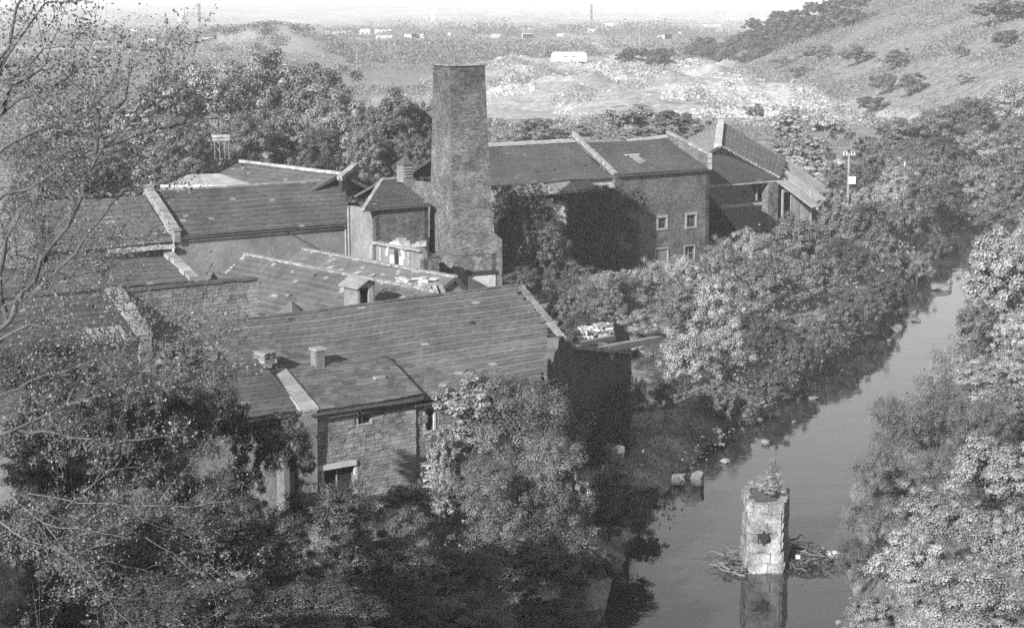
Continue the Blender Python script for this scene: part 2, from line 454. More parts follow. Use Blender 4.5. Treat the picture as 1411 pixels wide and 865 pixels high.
def ridge_line(P, Q, parent, matkey='coping', w=.34, h=.16, step=.5):
    course(P, Q, parent, w, h, step, matkey, 'ridge_tile', .04)
def gutter(P, Q, parent):
    b = MB(); b.beam(P, Q, .12, .09); b.build('gutter', M['iron'], parent)
def framed(P, d, a0, a1, z0, z1, parent, matkey='coping', dep=.25, glass=True, fw=.14, sill=True):
    """surround of an opening in a wall whose outer face runs from P along d"""
    n = Vector((d.y, -d.x, 0)); b = MB(); O = Vector((P.x, P.y, 0))+n*.03
    b.box(O+d*((a0+a1)/2)+Z*z1, d*((a1-a0)/2+fw), n*.07, fw*1.3)
    if sill: b.box(O+d*((a0+a1)/2)+Z*(z0-fw), d*((a1-a0)/2+fw), n*.09, fw)
    for a in (a0-fw/2, a1+fw/2): b.box(O+d*a+Z*z0, d*(fw/2), n*.05, z1-z0)
    wdw = b.build('window', M[matkey], parent)
    if glass:
        g = MB(); g.box(O-n*dep+d*((a0+a1)/2)+Z*z0, d*((a1-a0)/2), n*.015, z1-z0); g.build('pane', M['dark'], wdw)
        g = MB(); c = O-n*(dep-.04)+d*((a0+a1)/2)
        g.box(c+Z*z0, d*.03, n*.02, z1-z0); g.box(c+Z*((z0+z1)/2), d*((a1-a0)/2), n*.02, .05); g.build('glazing_bar', M['timber'], wdw)
    return wdw

# ------------------------------------------------------------------ ground, water
def grid_mesh(name, xs_fn, ys, nx, mat):
    ny = len(ys); s = np.linspace(-1, 1, nx)
    X = np.array([xs_fn(y, s) for y in ys]); Y = np.repeat(np.array(ys)[:, None], nx, 1)
    Zc = ground(X, Y); co = np.stack([X, Y, Zc], -1).reshape(-1, 3)
    i = np.arange(nx*ny).reshape(ny, nx)
    f = np.stack([i[:-1, :-1], i[:-1, 1:], i[1:, 1:], i[1:, :-1]], -1).reshape(-1, 4)
    me = bpy.data.meshes.new(name); me.vertices.add(len(co)); me.vertices.foreach_set('co', co.ravel())
    me.loops.add(f.size); me.polygons.add(len(f))
    me.polygons.foreach_set('loop_start', np.arange(0, f.size, 4)); me.loops.foreach_set('vertex_index', f.ravel())
    me.update(calc_edges=True); me.materials.append(mat); me.shade_smooth()
    return me, X.ravel(), Y.ravel()
ys = np.concatenate([np.linspace(-180, 0, 40), np.linspace(1.5, 300, 230), np.geomspace(302, 1300, 170), np.geomspace(1320, 9500, 90)])
def xs(y, s):
    wdt = 150+max(y, 0)*.62; return np.interp(y, RY[:14]+[9999], RX[:14]+[40])*math.exp(-max(y-262, 0)/400)+np.sign(s)*np.abs(s)**1.35*wdt
me, GX, GY = grid_mesh('ground', xs, ys, 340, M['ground'])
pale = np.full(len(GX), .12)
tipm = sst(385, 425, GY)*(1-sst(800, 900, GY))*sst(-45, -5, GX)*(1-sst(84, 96, GX)); pale = np.maximum(pale, tipm*(.42+.5*fbm(GX*.05+4, GY*.02, 4)))
pale = np.maximum(pale, .8*np.exp(-(((GX-80)/12)**2+((GY-850)/120)**2)))
pale = np.maximum(pale, .75*np.exp(-(((GX-74)/22)**2+((GY-452)/10)**2)))        # track at the hill foot
pale = np.maximum(pale, .75*np.exp(-(((GX+95)/30)**2+((GY-395)/10)**2)))       # bright strips far left
pale = np.maximum(pale, .62*np.exp(-(((GX+32)/22)**2+((GY-520)/70)**2)))
pale = np.maximum(pale, .6*np.exp(-(((GX-20)/60)**2+((GY-1180)/60)**2)))
for k in range(26):
    cx, cy = rng.uniform(-500, 500), rng.uniform(1000, 3200); pale = np.maximum(pale, .7*np.exp(-(((GX-cx)/rng.uniform(20, 90))**2+((GY-cy)/rng.uniform(15, 50))**2)))
xr_ = np.interp(GY, RY, RX); pale = np.where((np.abs(GX-xr_) < 9) & (GY < 300), .32, pale)
hl = GX-np.interp(GY, FY, FX); pale = np.where((hl > 4) & (GY > 330) & (GY < 1300), .06+.0*hl, pale)
at = me.attributes.new('pale', 'FLOAT', 'POINT'); at.data.foreach_set('value', pale.astype(np.float32))
at = me.attributes.new('broad', 'FLOAT', 'POINT'); at.data.foreach_set('value', (sst(450, 1100, GY)*.85).astype(np.float32))
g = link('ground', me); tag(g, kind='structure')
b = MB(); nstr = 60
for i in range(nstr):
    y0, y1 = -150+i*8, -150+(i+1)*8
    a0, a1 = float(np.interp(y0, RY, RX)), float(np.interp(y1, RY, RX)); k = 13
    b.poly([Vector((a0-k, y0, 0)), Vector((a0+k, y0, 0)), Vector((a1+k, y1, 0)), Vector((a1-k, y1, 0))])
wt = b.build('river', M['water']); tag(wt, kind='structure')

# ------------------------------------------------------------------ plants
def leaf_mesh(name, mat, C, Nn, size, aspect=.6, tone=None, fold=True):
    """one small leaf (two triangles folded along the midrib) at each centre C with normal Nn"""
    n = len(C); size = np.broadcast_to(size, (n,))[:, None]
    Nn = Nn/(np.linalg.norm(Nn, axis=1, keepdims=True)+1e-9)
    a = np.cross(Nn, rng.normal(size=(n, 3))); a /= np.linalg.norm(a, axis=1, keepdims=True)+1e-9
    b = np.cross(Nn, a); h = size*.5
    p0 = C-a*h; p2 = C+a*h; p1 = C+b*h*aspect+Nn*h*.25; p3 = C-b*h*aspect+Nn*h*.25
    co = np.stack([p0, p1, p2, p3], 1).reshape(-1, 3)
    i = np.arange(n)*4
    f = np.stack([i, i+1, i+2, i, i+2, i+3], 1).reshape(-1)
    me = bpy.data.meshes.new(name); me.vertices.add(len(co)); me.vertices.foreach_set('co', co.ravel().astype(np.float32))
    me.loops.add(len(f)); me.polygons.add(len(f)//3)
    me.polygons.foreach_set('loop_start', np.arange(0, len(f), 3)); me.loops.foreach_set('vertex_index', f)
    me.update(calc_edges=True); me.materials.append(mat)
    t = rng.random(n) if tone is None else tone
    at = me.attributes.new('tone', 'FLOAT', 'FACE'); at.data.foreach_set('value', np.repeat(t, 2).astype(np.float32))
    return me
def crown_points(n, clumps, seed, flat=.85, spiky=0.0):
    """leaf centres and normals of a crown of radius 1: clumps on limbs round an uneven hull"""
    r = np.random.default_rng(seed)
    d = r.normal(size=(clumps, 3)); d /= np.linalg.norm(d, axis=1, keepdims=True)
    d[:, 2] = np.where(d[:, 2] < -.35, -d[:, 2], d[:, 2])
    rad = r.uniform(.25, .95, clumps)**.6*.92
    lob = 1+.30*np.sin(d[:, 0]*3.1+seed)*np.cos(d[:, 1]*2.7+seed*2)+.15*r.normal(size=clumps)
    c = d*(rad*lob)[:, None]; cr = r.uniform(.07, .24, clumps)
    k = r.integers(0, clumps, n)
    e = r.normal(size=(n, 3)); e /= np.linalg.norm(e, axis=1, keepdims=True)
    e[:, 2] = np.where(r.random(n) < .6, np.abs(e[:, 2]), e[:, 2])
    rr = r.random(n)**.33*(1+.14*r.normal(size=n))
    if spiky: e[:, 2] = np.where(r.random(n) < .5, e[:, 2]+spiky*r.random(n)*1.5, e[:, 2])
    P = c[k]+e*(cr[k]*rr)[:, None]*np.array([1, 1, flat])
    Nn = e*1.1+P*.4+r.normal(size=(n, 3))*.38+np.array([0, 0, .25])
    tone = np.clip(r.random(clumps)[k]*.4+r.random(n)*.6, 0, 1)
    return P, Nn, tone
CR = {}
def crown(kind, k):
    key = (kind, k)
    if key in CR: return CR[key]
    #        leaves clumps size  flat aspect mat  spiky
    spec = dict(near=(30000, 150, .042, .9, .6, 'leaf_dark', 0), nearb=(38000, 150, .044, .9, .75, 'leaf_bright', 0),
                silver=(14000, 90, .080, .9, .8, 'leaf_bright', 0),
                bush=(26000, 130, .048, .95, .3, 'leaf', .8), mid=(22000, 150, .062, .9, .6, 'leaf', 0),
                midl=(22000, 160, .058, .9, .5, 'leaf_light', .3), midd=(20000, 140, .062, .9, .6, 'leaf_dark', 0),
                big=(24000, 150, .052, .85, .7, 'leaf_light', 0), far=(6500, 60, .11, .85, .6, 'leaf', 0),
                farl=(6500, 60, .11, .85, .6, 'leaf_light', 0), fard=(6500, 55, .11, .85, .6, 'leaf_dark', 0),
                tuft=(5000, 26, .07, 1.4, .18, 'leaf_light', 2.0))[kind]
    n, cl, s, fl, asp, mt, sp = spec
    P, Nn, tn = crown_points(n, cl, 100+k*7+hash_(kind), fl, sp)
    CR[key] = leaf_mesh('crown', M[mt], P, Nn, s*rng.uniform(.7, 1.35, n), asp, tn); return CR[key]
def hash_(s): return sum(ord(c)*(i+1) for i, c in enumerate(s)) % 97
TR = {}
def trunk(k, pale=False):
    if (k, pale) in TR: return TR[(k, pale)]
    r = random.Random(k*13+1); b = MB()
    pts = [Vector((0, 0, 0)), Vector((r.uniform(-.04, .04), r.uniform(-.04, .04), .35)), Vector((r.uniform(-.06, .06), r.uniform(-.06, .06), .7)), Vector((0, 0, 1.25))]
    b.tube(pts, [.05, .04, .03, .01], 7)
    for i in range(9):
        z = r.uniform(.35, 1.0); an = i*2.4+r.uniform(0, .8); o = Vector((0, 0, z))
        L = r.uniform(.3, .6); dd = Vector((math.cos(an), math.sin(an), r.uniform(.4, 1.1)))*L
        q = [o, o+dd*.5+Vector((0, 0, .02)), o+dd+Vector((0, 0, r.uniform(0, .12)))]
        b.tube(q, [.022, .014, .004], 5)
        for j in range(3):
            e = Vector((r.uniform(-.2, .2), r.uniform(-.2, .2), r.uniform(.02, .25))); s = q[1].lerp(q[2], r.random())
            b.tube([s, s+e], [.008, .002], 4)
    TR[(k, pale)] = b.mesh('trunk', M['bark_pale' if pale else 'bark'], True, uv=False); return TR[(k, pale)]
def tree(px, py, rx, ry, D, kind, label, cat='tree', name='broadleaf_tree', group=None, base=None):
    """crown centred where the ray through (px,py) meets distance D; rx, ry its half sizes in picture pixels"""
    if cat == 'shrub' and 300 <= D < 700: D = gp(px, py+ry*.8).y
    c = hy(px, py, D); k = D/F; a, h = rx*k*1.02, ry*k*1.02
    z0 = max(gz(c.x, c.y), -.2)-.15 if base is None else base
    if c.z-h < z0-.2*h: c.z = z0+h*.85
    t = thing(name, (c.x, c.y, z0), label, cat, group, random.uniform(0, 6.28))
    top = c.z+h
    H = max(top-h*.97-z0, .3)
    link('trunk', trunk(random.randrange(4)), t, mat=Matrix.Diagonal((max(a*.8, .5), max(a*.8, .5), min(H, H*.6+h*.25), 1)), keep_world=False)
    o = link('crown', crown(kind, random.randrange(4 if kind in ('mid', 'far', 'bush', 'near') else 3)), t, mat=Matrix.LocRotScale(Vector((0, 0, H)), Matrix.Rotation(random.uniform(0, 6.28), 3, 'Z').to_quaternion(), Vector((a, a*random.uniform(.9, 1.1), h))), keep_world=False)
    if D < 950 and kind != 'tuft' and H > h*1.15:      # lower boughs down to the ground
        m = min(3, max(1, round((H-h*.6)/(h*1.1))))
        for i in range(m):
            zc = H+(h*.55-H)*(i+1)/m
            link('lower_boughs', crown(kind, (i+1) % 3), t, mat=Matrix.LocRotScale(Vector((random.uniform(-.38, .38)*a, random.uniform(-.38, .38)*a, zc+random.uniform(-.15, .15)*h)), Matrix.Rotation(random.uniform(0, 6.28), 3, 'Z').to_quaternion(), Vector((a*random.uniform(.8, 1.15), a*random.uniform(.8, 1.15), h*random.uniform(.8, 1.15)))), keep_world=False)
    return t

# ------------------------------------------------------------------ buildings
def at(P, z): return Vector((P.x, P.y, z))
def base(P): return (P.x, P.y, gz(P.x, P.y))

# --- brick mill, two roofs, on the river side
A0 = hz(846, 242, 11.8); dM = U
m0 = A0; LR = col(A0, dM, 978); B0 = A0+dM*LR                      # right part eave
tL = col(A0, dM, 676)
wM = 6.0
t = thing('brick_mill', base(A0), 'long two storey brick mill with sagging slate roof behind the tall chimney', 'mill')
zb = 0.3
def pa(px): return col(A0, dM, px)
hs = [(pa(907.5), pa(918.5), zat(A0+dM*pa(913), 314), zat(A0+dM*pa(913), 300)), (pa(947), pa(959), zat(A0+dM*pa(953), 312), zat(A0+dM*pa(953), 296)),
      (pa(904), pa(921), zat(A0+dM*pa(913), 371), zat(A0+dM*pa(913), 343)), (pa(945), pa(958), zat(A0+dM*pa(953), 360), zat(A0+dM*pa(953), 339))]
wall(A0, dM, LR, zb, 11.75, .5, 'brick_mill', t, hs, 'front_wall')
for i, h in enumerate(hs):
    fw = framed(A0, dM, *h, t, 'coping' if i != 3 else 'rubble', fw=.2 if i < 2 else .1, glass=i != 2)
    if i == 2:
        bb = MB(); n_ = Vector((dM.y, -dM.x, 0)); bb.box(at(A0, 0)-n_*.12+dM*((h[0]+h[1])/2)+Z*h[2], dM*((h[1]-h[0])/2), n_*.04, h[3]-h[2]); bb.build('boarding', M['render'], fw)
wall(B0, V, 2*wM, zb, 11.7, .5, 'brick_mill', t, (), 'gable_wall')
# left wing, standing back a little, behind the ivy
AL = A0+V*.35
xL = tL-1
hl_ = (pa(742)-0, pa(768), zat(A0+dM*pa(755), 275), zat(A0+dM*pa(755), 262))
wall(AL+dM*xL, dM, -xL, zb, 11.5, .5, 'whitewash', t, ((pa(742)-xL, pa(768)-xL, hl_[2], hl_[3]),), 'side_wall')
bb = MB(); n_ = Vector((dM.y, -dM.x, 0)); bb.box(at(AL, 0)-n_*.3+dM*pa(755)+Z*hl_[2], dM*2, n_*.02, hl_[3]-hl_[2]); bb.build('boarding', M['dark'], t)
wall(AL+dM*xL, V, 2*wM, zb, 11.5, .5, 'brick_dark', t, (), 'end_wall')
eL, eR = A0-Vector(dM)*0+V*-.25, B0+V*-.25
pk = 3.3
def mroof(P, Q, z, wv, rise, mk, ov=.25, **kw):
    return roof(at(P-V*ov, z), at(Q-V*ov, z), at(Q+V*wv, z+rise), at(P+V*wv, z+rise), t, mk, **kw)
zr = zat(A0+V*wM, 186); 
mroof(A0+dM*.2, B0-dM*.1, 11.8, wM, zat(B0+V*wM, 190)-11.8-.1, 'slate_mill', miss=.004)
mroof(AL+dM*xL, AL-dM*.1, 11.5, wM, zat(AL+V*wM, 196)-11.5, 'slate_mill', miss=.006)
roof(at(B0+V*2*wM, 11.7), at(A0+dM*xL+V*2*wM, 11.7), at(A0+dM*xL+V*wM, 14.5), at(B0+V*wM, 14.5), t, 'slate_mill', name='rear_roof')
zrl = zat(AL+V*wM, 196); zrr = zat(B0+V*wM, 190)
ridge_line(at(AL+dM*xL+V*wM, zrl+.1), at(AL+V*wM, zrl+.12), t, 'white_stone', .5, .3)
P1, P2, P3 = at(A0+V*wM, zrr+.1), at(A0+dM*LR*.55+V*wM, zrr-.12), at(B0+V*wM, zrr+.15)
ridge_line(P1, P2, t, 'coping'); ridge_line(P2, P3, t, 'white_stone', .4, .25)
zrm = zat(A0+V*wM, 184)
course(at(A0-V*.3, 11.95), at(A0+V*wM, zrm), t, .42, .3, .7)
bb = MB(); bb.hexa([at(A0-V*.1, 11.5), at(A0+dM*.3-V*.1, 11.5), at(A0+dM*.3+V*wM, zrm-.6), at(A0+V*wM, zrm-.6)], [at(A0-V*.1, 11.9), at(A0+dM*.3-V*.1, 11.9), at(A0+dM*.3+V*wM, zrm-.1), at(A0+V*wM, zrm-.1)]); bb.build('parapet', M['brick_dark'], t)
# right gable parapet with a raised kneeler at the eave
K0 = at(B0-V*.1, zat(B0, 211)); K1 = at(B0+V*wM, zat(B0+V*wM, 181))
bb = MB(); bb.hexa([at(B0-dM*.4-V*.1, 11.7), at(B0-V*.1, 11.7), at(B0+V*wM, zrr-.3), at(B0-dM*.4+V*wM, zrr-.3)], [K0-dM*.4, K0, K1, K1-dM*.4]); bb.build('gable_parapet', M['brick_mill'], t)
course(K0-dM*.2, K1-dM*.2, t, .46, .16, .7)
course(at(B0-dM*.2-V*.2, 11.8), K0-dM*.2-V*.1, t, .4, .18, .5)
gutter(at(A0+dM*.2-V*.32, 11.72), at(B0-V*.32, 11.72), t)
# rooflights of the left wing, patch on the right
def on_roof(P, Q, zl, zrg, a, f, lift=.1): return at(P+dM*a+V*(wM*f), zl+(zrg-zl)*f+lift)
for px in (704, 713, 722, 731):
    a = pa(px); bb = MB(); q0, q1 = on_roof(AL, 0, 11.5, zrl, a, .25), on_roof(AL, 0, 11.5, zrl, a-.3, .68); bb.beam(q0, q1, .18, .06); bb.build('glazing_bar', M['sheet'], t)
bb = MB(); a = pa(901); q0, q1 = on_roof(A0, 0, 11.8, zrr, a, .2, .12), on_roof(A0, 0, 11.8, zrr, a, .5, .12); bb.beam(q0, q1, 1.1, .05); bb.build('roof_patch', M['sheet_grey'], t)
bb = MB(); q0, q1 = on_roof(A0, 0, 11.8, zrr, a-.9, .52, .14), on_roof(A0, 0, 11.8, zrr, a+.9, .52, .14); bb.beam(q0, q1, .22, .1); bb.build('roof_patch', M['white_stone'], t)
# pent of loose sheets hanging under the left eave
a = pa(712); i = 0
while a < pa(812):
    o = AL-V*.4+dM*a; bb = MB(); s = random.uniform(-.05, .1)
    bb.beam(at(o+V*.1, 11.45+s), at(o-V*.7, 10.65+s+random.uniform(-.08, .08)), .62, .06, random.random()); bb.build('roof_sheet', M['sheet_grey'], t); a += .7
bb = MB(); bb.beam(at(AL-V*1.0+dM*pa(712), 10.6), at(AL-V*1.0+dM*pa(800), 10.6), .12, .12); bb.build('eave_beam', M['timber'], t)
def ivy_on(P, d, px0, px1, y0, y1, n, size, parent, depth=.5, dens=None):
    a0, a1 = col(P, d, px0), col(P, d, px1); nn = Vector((d.y, -d.x, 0)); za, zb_ = zat(P+d*(a0+a1)/2, y1), zat(P+d*(a0+a1)/2, y0)
    u_ = rng.random(n*2); v_ = rng.random(n*2); k = (vnoise(u_*abs(a1-a0)*.7+3, v_*(zb_-za)*.7)+.35*(1-v_)) > (.38 if dens is None else dens)
    edge = np.minimum(np.minimum(u_, 1-u_), 1-v_); k &= rng.random(n*2) < np.clip(edge*9+.1, 0, 1)
    u_, v_ = u_[k][:n], v_[k][:n]; o = rng.random(len(u_))**2*depth*(1+vnoise(u_*7, v_*9))
    C = np.array([P.x, P.y, 0])[None]+np.outer(a0+(a1-a0)*u_, np.array(d))+np.outer(o+.05, np.array(nn)); C[:, 2] = za+(zb_-za)*v_
    Nn = rng.normal(size=C.shape)*.8+np.array([nn.x, nn.y, .6])
    return tag(link('ivy', leaf_mesh('ivy', M['ivy'], C, Nn, rng.uniform(.6, 1.3, len(C))*size, .8), parent), kind='stuff')
ivy_on(AL, dM, 676, 744, 252, 430, 12000, .26, t, .9, .2)
ivy_on(AL, dM, 735, 782, 262, 400, 2600, .26, t, .4, .62)
ivy_on(AL, dM, 776, 852, 256, 420, 12000, .26, t, .7, .25)
ivy_on(A0, dM, 838, 880, 262, 400, 3200, .26, t, .4, .45)
MILL = (A0, AL, zb)

# --- open shed right of the mill
Cc = hz(1075, 247, 9.3); fd = U; tl = col(Cc, fd, 940)
Pl = Cc+fd*tl
Bp = hy(990, 202, Cc.y+5.0); Ap = hy(994, 168, Cc.y+34); Dp = hy(1083, 224, Cc.y+22); Dp.z = 9.6
t = thing('open_shed', base(Cc), 'open fronted brick shed with skewed hipped roof to the right of the mill', 'shed')
roof(at(Pl, 9.3), Cc, Bp, at(Pl+fd*3, Bp.z-.4), t, 'slate_mill', name='front_roof')
roof(Cc, Dp, Ap, Bp, t, 'slate', name='side_roof', sw=.5, ex=.34)
Gl = hy(944, 194, Cc.y+30); Gn = hy(968, 214, Cc.y+4)
roof(Gl, Gn, Bp, Ap, t, 'slate_sunlit', name='lit_roof', sw=.5, ex=.34)
course(Bp+Z*.1, Ap+Z*.1, t, .7, .4, .9, 'white_stone', 'ridge_tile')
course(Bp+Z*.1, Cc+Z*.12, t, .4, .22, .6, 'coping', 'hip_tile')
bb = MB(); bb.beam(at(Pl, 9.15)-V*-.1, at(Cc, 9.15)-V*-.1, .3, .28); bb.build('eave_beam', M['coping'], t)
Q0 = Cc-fd*1.75; gb = .8
wall(Q0, fd, 1.5, gb, 9.0, 1.0, 'brick_chimney', t, (), 'pillar')
sd = at(Dp-Cc, 0).normalized()
wall(at(Pl, 0)+sd*16, fd, -tl, gb, 9.6, .4, 'dark', t, (), 'rear_wall')  # near-black walls stand in for the shade inside the shed
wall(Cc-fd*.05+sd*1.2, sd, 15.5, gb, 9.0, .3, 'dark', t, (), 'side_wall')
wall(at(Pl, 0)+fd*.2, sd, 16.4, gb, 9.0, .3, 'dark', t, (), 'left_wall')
bb = MB(); q = Cc+V*1.0; bb.beam(at(q+fd*col(q, fd, 993), zat(Cc, 280)), at(q+fd*col(q, fd, 1061), zat(Cc, 280)), .3, .3); bb.build('cross_beam', M['timber'], t)
bb = MB(); q = Cc+V*1.0; x = q+fd*col(q, fd, 1043); bb.box(at(x, zat(x, 276)), fd*.06, V*.06, zat(x, 256)-zat(x, 276)); bb.build('post', M['timber'], t)
# --- broken boarded lean-to at the shed's right end
t = thing('boarded_lean_to', base(Dp), 'broken boarded lean-to with gaps between its sloping roof planks', 'lean-to')
rowsn = 8
for i in range(rowsn):
    f = i/(rowsn-1)
    s0 = at(Cc.lerp(Dp, f), 0); s0 = Vector((s0.x, s0.y, 9.2+.3*f-.05)); 
    e0 = hy(1126+18*f, 286-20*f, Cc.y-3+22*f*.9)
    if i in (2, 5): continue
    L = random.uniform(.82, 1.0); bb = MB(); bb.beam(s0, s0.lerp(e0, L), 1.7 if i not in (1, 4) else .7, .08, random.random()); bb.build('plank', M['timber'], t)
e0 = hy(1126, 286, Cc.y-3); e1 = hy(1144, 266, Cc.y+17)
bb = MB(); bb.beam(e0+Z*-.1, e1+Z*-.1, .25, .25); bb.build('eave_beam', M['timber'], t)
x0 = Cc+fd*.5-V*.3
px0 = 1081
def pl(px, py, dy=0): 
    q = x0+V*dy; return at(q+fd*col(q, fd, px), zat(q+fd*col(q, fd, px), py))
for i, (pa0, pa1, top, bot) in enumerate(((1090, 1096, 268, 304), (1097, 1103, 266, 306), (1104, 1110, 268, 307), (1111, 1116, 273, 307))):
    bb = MB(); a_, b_ = pl(pa0, bot), pl(pa1, bot); n_ = Vector((fd.y, -fd.x, 0))*.05
    bb.hexa([a_-n_*-1, b_-n_*-1, b_-n_, a_-n_], [at(a_+n_, pl(pa0, top).z), at(b_+n_, pl(pa1, top).z), at(b_-n_, pl(pa1, top).z), at(a_-n_, pl(pa0, top).z)], random.random()); bb.build('board', M['timber'], t)
bb = MB(); bb.beam(pl(1079, 263), pl(1098, 263), .15, .25); bb.build('lintel', M['timber'], t)
for px in (1079, 1118):
    bb = MB(); a_ = pl(px, 262); bb.box(at(a_, gb), fd*.1, V*.1, a_.z-gb); bb.build('post', M['timber'], t)
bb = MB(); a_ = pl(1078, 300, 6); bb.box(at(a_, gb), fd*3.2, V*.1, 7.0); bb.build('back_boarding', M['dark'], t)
# --- white railing under the lean-to
t = thing('white_railing', base(x0), 'white pipe railing standing in front of the lean-to by the brick pillar', 'railing')
for py in (309, 316):
    bb = MB(); bb.beam(pl(1078, py, -1.5), pl(1121, py-1, -1.5), .09, .09); bb.build('rail', M['white'], t)
for px in (1082, 1092, 1101, 1110, 1119):
    bb = MB(); a_ = pl(px, 307, -1.5); bt = pl(px, 322 if px != 1092 else 340, -1.5); bb.beam(bt, a_, .1, .1); bb.build('post', M['white'], t)

# --- chimney stack
CHD = 151.0; ch = hy(624, 398, CHD)
th = R(63); cu = Vector((math.sin(th), math.cos(th), 0)); cv = Vector((-math.cos(th), math.sin(th), 0))
t = thing('factory_chimney', base(ch), 'tall tapering square brick factory chimney rising among the slate roofs', 'chimney')
def csq(px_c, py, left, right):
    """square section with its near corner at picture column px_c"""
    o = hy(px_c, py, CHD)
    s1 = col(o, cv, left); s2 = col(o, cu, right); s = (s1+s2)/2
    return o, cu*s2, cv*s1
bb = MB(); secs = []
for (pxc, py, l, r_) in ((620, 91, 597, 668), (621.5, 180, 595.2, 672), (623.5, 300, 592.5, 679), (625, 352, 591.5, 684)):
    o, a, b_ = csq(pxc, py, l, r_); secs.append([o, o+a, o+a+b_, o+b_])
o4 = [at(p, zat(p, 352)) for p in secs[-1]]
for s0, s1 in zip(secs[1:], secs[:-1]):
    z0_, z1_ = s0[0].z, s1[0].z
    bb.hexa([at(p, z0_) for p in s0], [at(p, z1_) for p in s1])
s_ = secs[-1]; bb.hexa([at(p, 2.5) for p in s_], [at(p, s_[0].z) for p in s_]); 
body = bb.build('stack', M['brick_chimney'], t)
# rim courses and dark flue mouth
tp = secs[0]; c_ = sum(tp, Vector())/4; zt = tp[0].z
for i in range(4):
    p, q = tp[i], tp[(i+1) % 4]; course(at(p, zt+.06), at(q, zt+.06), t, .3, .14, .55, 'rubble', 'rim_brick')
bb = MB(); bb.hexa([at(c_+(p-c_)*.6, zt+.02) for p in tp], [at(c_+(p-c_)*.6, zt+.03) for p in tp]); bb.build('flue', M['dark'], t)
# iron bands
for py in (352,):
    o, a, b_ = csq(625, py, 591.0, 684.5)
    for p, q in ((o, o+a), (o, o+b_)): 
        bb = MB(); bb.beam(at(p, o.z), at(q, o.z), .12, .1); bb.build('string_course', M['brick_dark'], t)
# widened base on the right side, with buttress and doorway
o = secs[-1][0]; e_ = o+cu*col(o, cu, 692)
bb = MB(); z1_ = zat(e_, 330); bb.hexa([at(secs[-1][1]-cu*.4, 2), at(e_, 2), at(e_+cv*2, 2), at(secs[-1][2]-cu*.4, 2)], [at(secs[-1][1]-cu*.4, z1_+.8), at(e_, z1_), at(e_+cv*2, z1_), at(secs[-1][2]-cu*.4, z1_+.8)])
bb.build('base', M['brick_chimney'], t)
q0 = o+cu*col(o, cu, 644)-cv*.1; q1 = o+cu*col(o, cu, 682)-cv*.1
bb = MB(); bb.beam(at(q0, zat(q0, 377)), at(q1, zat(q1, 374)), .35, .25); bb.build('ledge', M['dark'], t)
bb = MB(); bb.hexa([at(q0, 2), at(q1, 2), at(q1+cv*.3, 2), at(q0+cv*.3, 2)], [at(q0, zat(q0, 379)), at(q1, zat(q1, 376)), at(q1+cv*.3, zat(q1, 376)), at(q0+cv*.3, zat(q0, 379))]); bb.build('patch', M['whitewash'], t)

# --- square block left of the chimney (B2) with louvred vent
B2 = hy(517, 289, 150.0); z2 = B2.z; wl = col(B2, V, 481)
t = thing('engine_house', base(B2), 'square brick engine house with pitched roof between chimney and long shed', 'building')
LF = 5.2
wall(B2, U, LF, 2.5, z2, .4, 'brick_dark', t, (), 'front_wall')
wall(B2+V*wl, -V, wl, 2.5, z2, .4, 'render', t, (), 'side_wall')
wr = 4.6; zR = zat(B2+V*wr+U*2, 250)
e0, e1 = at(B2-V*.2, z2+.02), at(B2+U*LF-V*.2, z2+.02)
hipL = at(B2+V*wr, zR); hipL = hipL+U*col(hipL, U, 527); e0 = e0-U*1.3
roof(e0, e1, at(B2+V*wr+U*LF, zR), hipL, t, 'slate', name='front_roof')
bb = MB(); q_ = [e0+U*.2, at(hipL, z2)+U*.1, hipL+U*.1-Z*.15]; bb.hexa([q_[0]-Z*.1, q_[1]-Z*.1, q_[1]+U*.25-Z*.1, q_[0]+U*.25-Z*.1], [q_[0], q_[2], q_[2]+U*.25, q_[0]+U*.25]); bb.build('gable_wall', M['brick_dark'], t)
roof(at(B2+U*LF+V*wr*2, z2), at(hipL+V*wr, z2), hipL, at(B2+V*wr+U*LF, zR), t, 'slate', name='rear_roof')
course(e0+Z*.08, hipL+Z*.1, t, .28, .12, .6, 'coping', 'verge_tile')
gutter(e0-V*.1, e1-V*.1, t)
ridge_line(hipL+Z*.05, at(B2+V*wr+U*LF, zR+.05), t)
wall(B2+U*LF, V, 5, 2.5, z2, .4, 'brick_dark', t, (), 'end_wall')
g0 = B2+V*(wl-.1)-U*.15
bb = MB(); bb.tube([at(g0, 2.5), at(g0, z2)], [.09, .09], 6); bb.build('downpipe', M['coping'], t)
vc = hy(558, 244, B2.y+wr*.8+2.2)
t = thing('roof_vent', tuple(vc), 'square louvred vent with pyramid cap on the engine house ridge', 'vent')
s = 10.5*vc.y/F/1.3; bb = MB(); bb.box(vc-Z*.4, U*s, V*s, 1.45); bb.build('housing', M['render'], t)
for i in range(4):
    bb = MB(); bb.box(vc-V*(s+.04)+Z*(.05+.23*i), U*s*.8, V*.05, .08); bb.build('slat', M['timber'], t)
bb = MB(); top = vc+Z*1.75; q = [vc+Z*1.05+U*(s*1.25*a)+V*(s*1.25*b_) for a, b_ in ((-1, -1), (1, -1), (1, 1), (-1, 1))]
for i in range(4): bb.poly([q[i], q[(i+1) % 4], top])
bb.poly(q[::-1]); bb.build('cap', M['slate'], t)

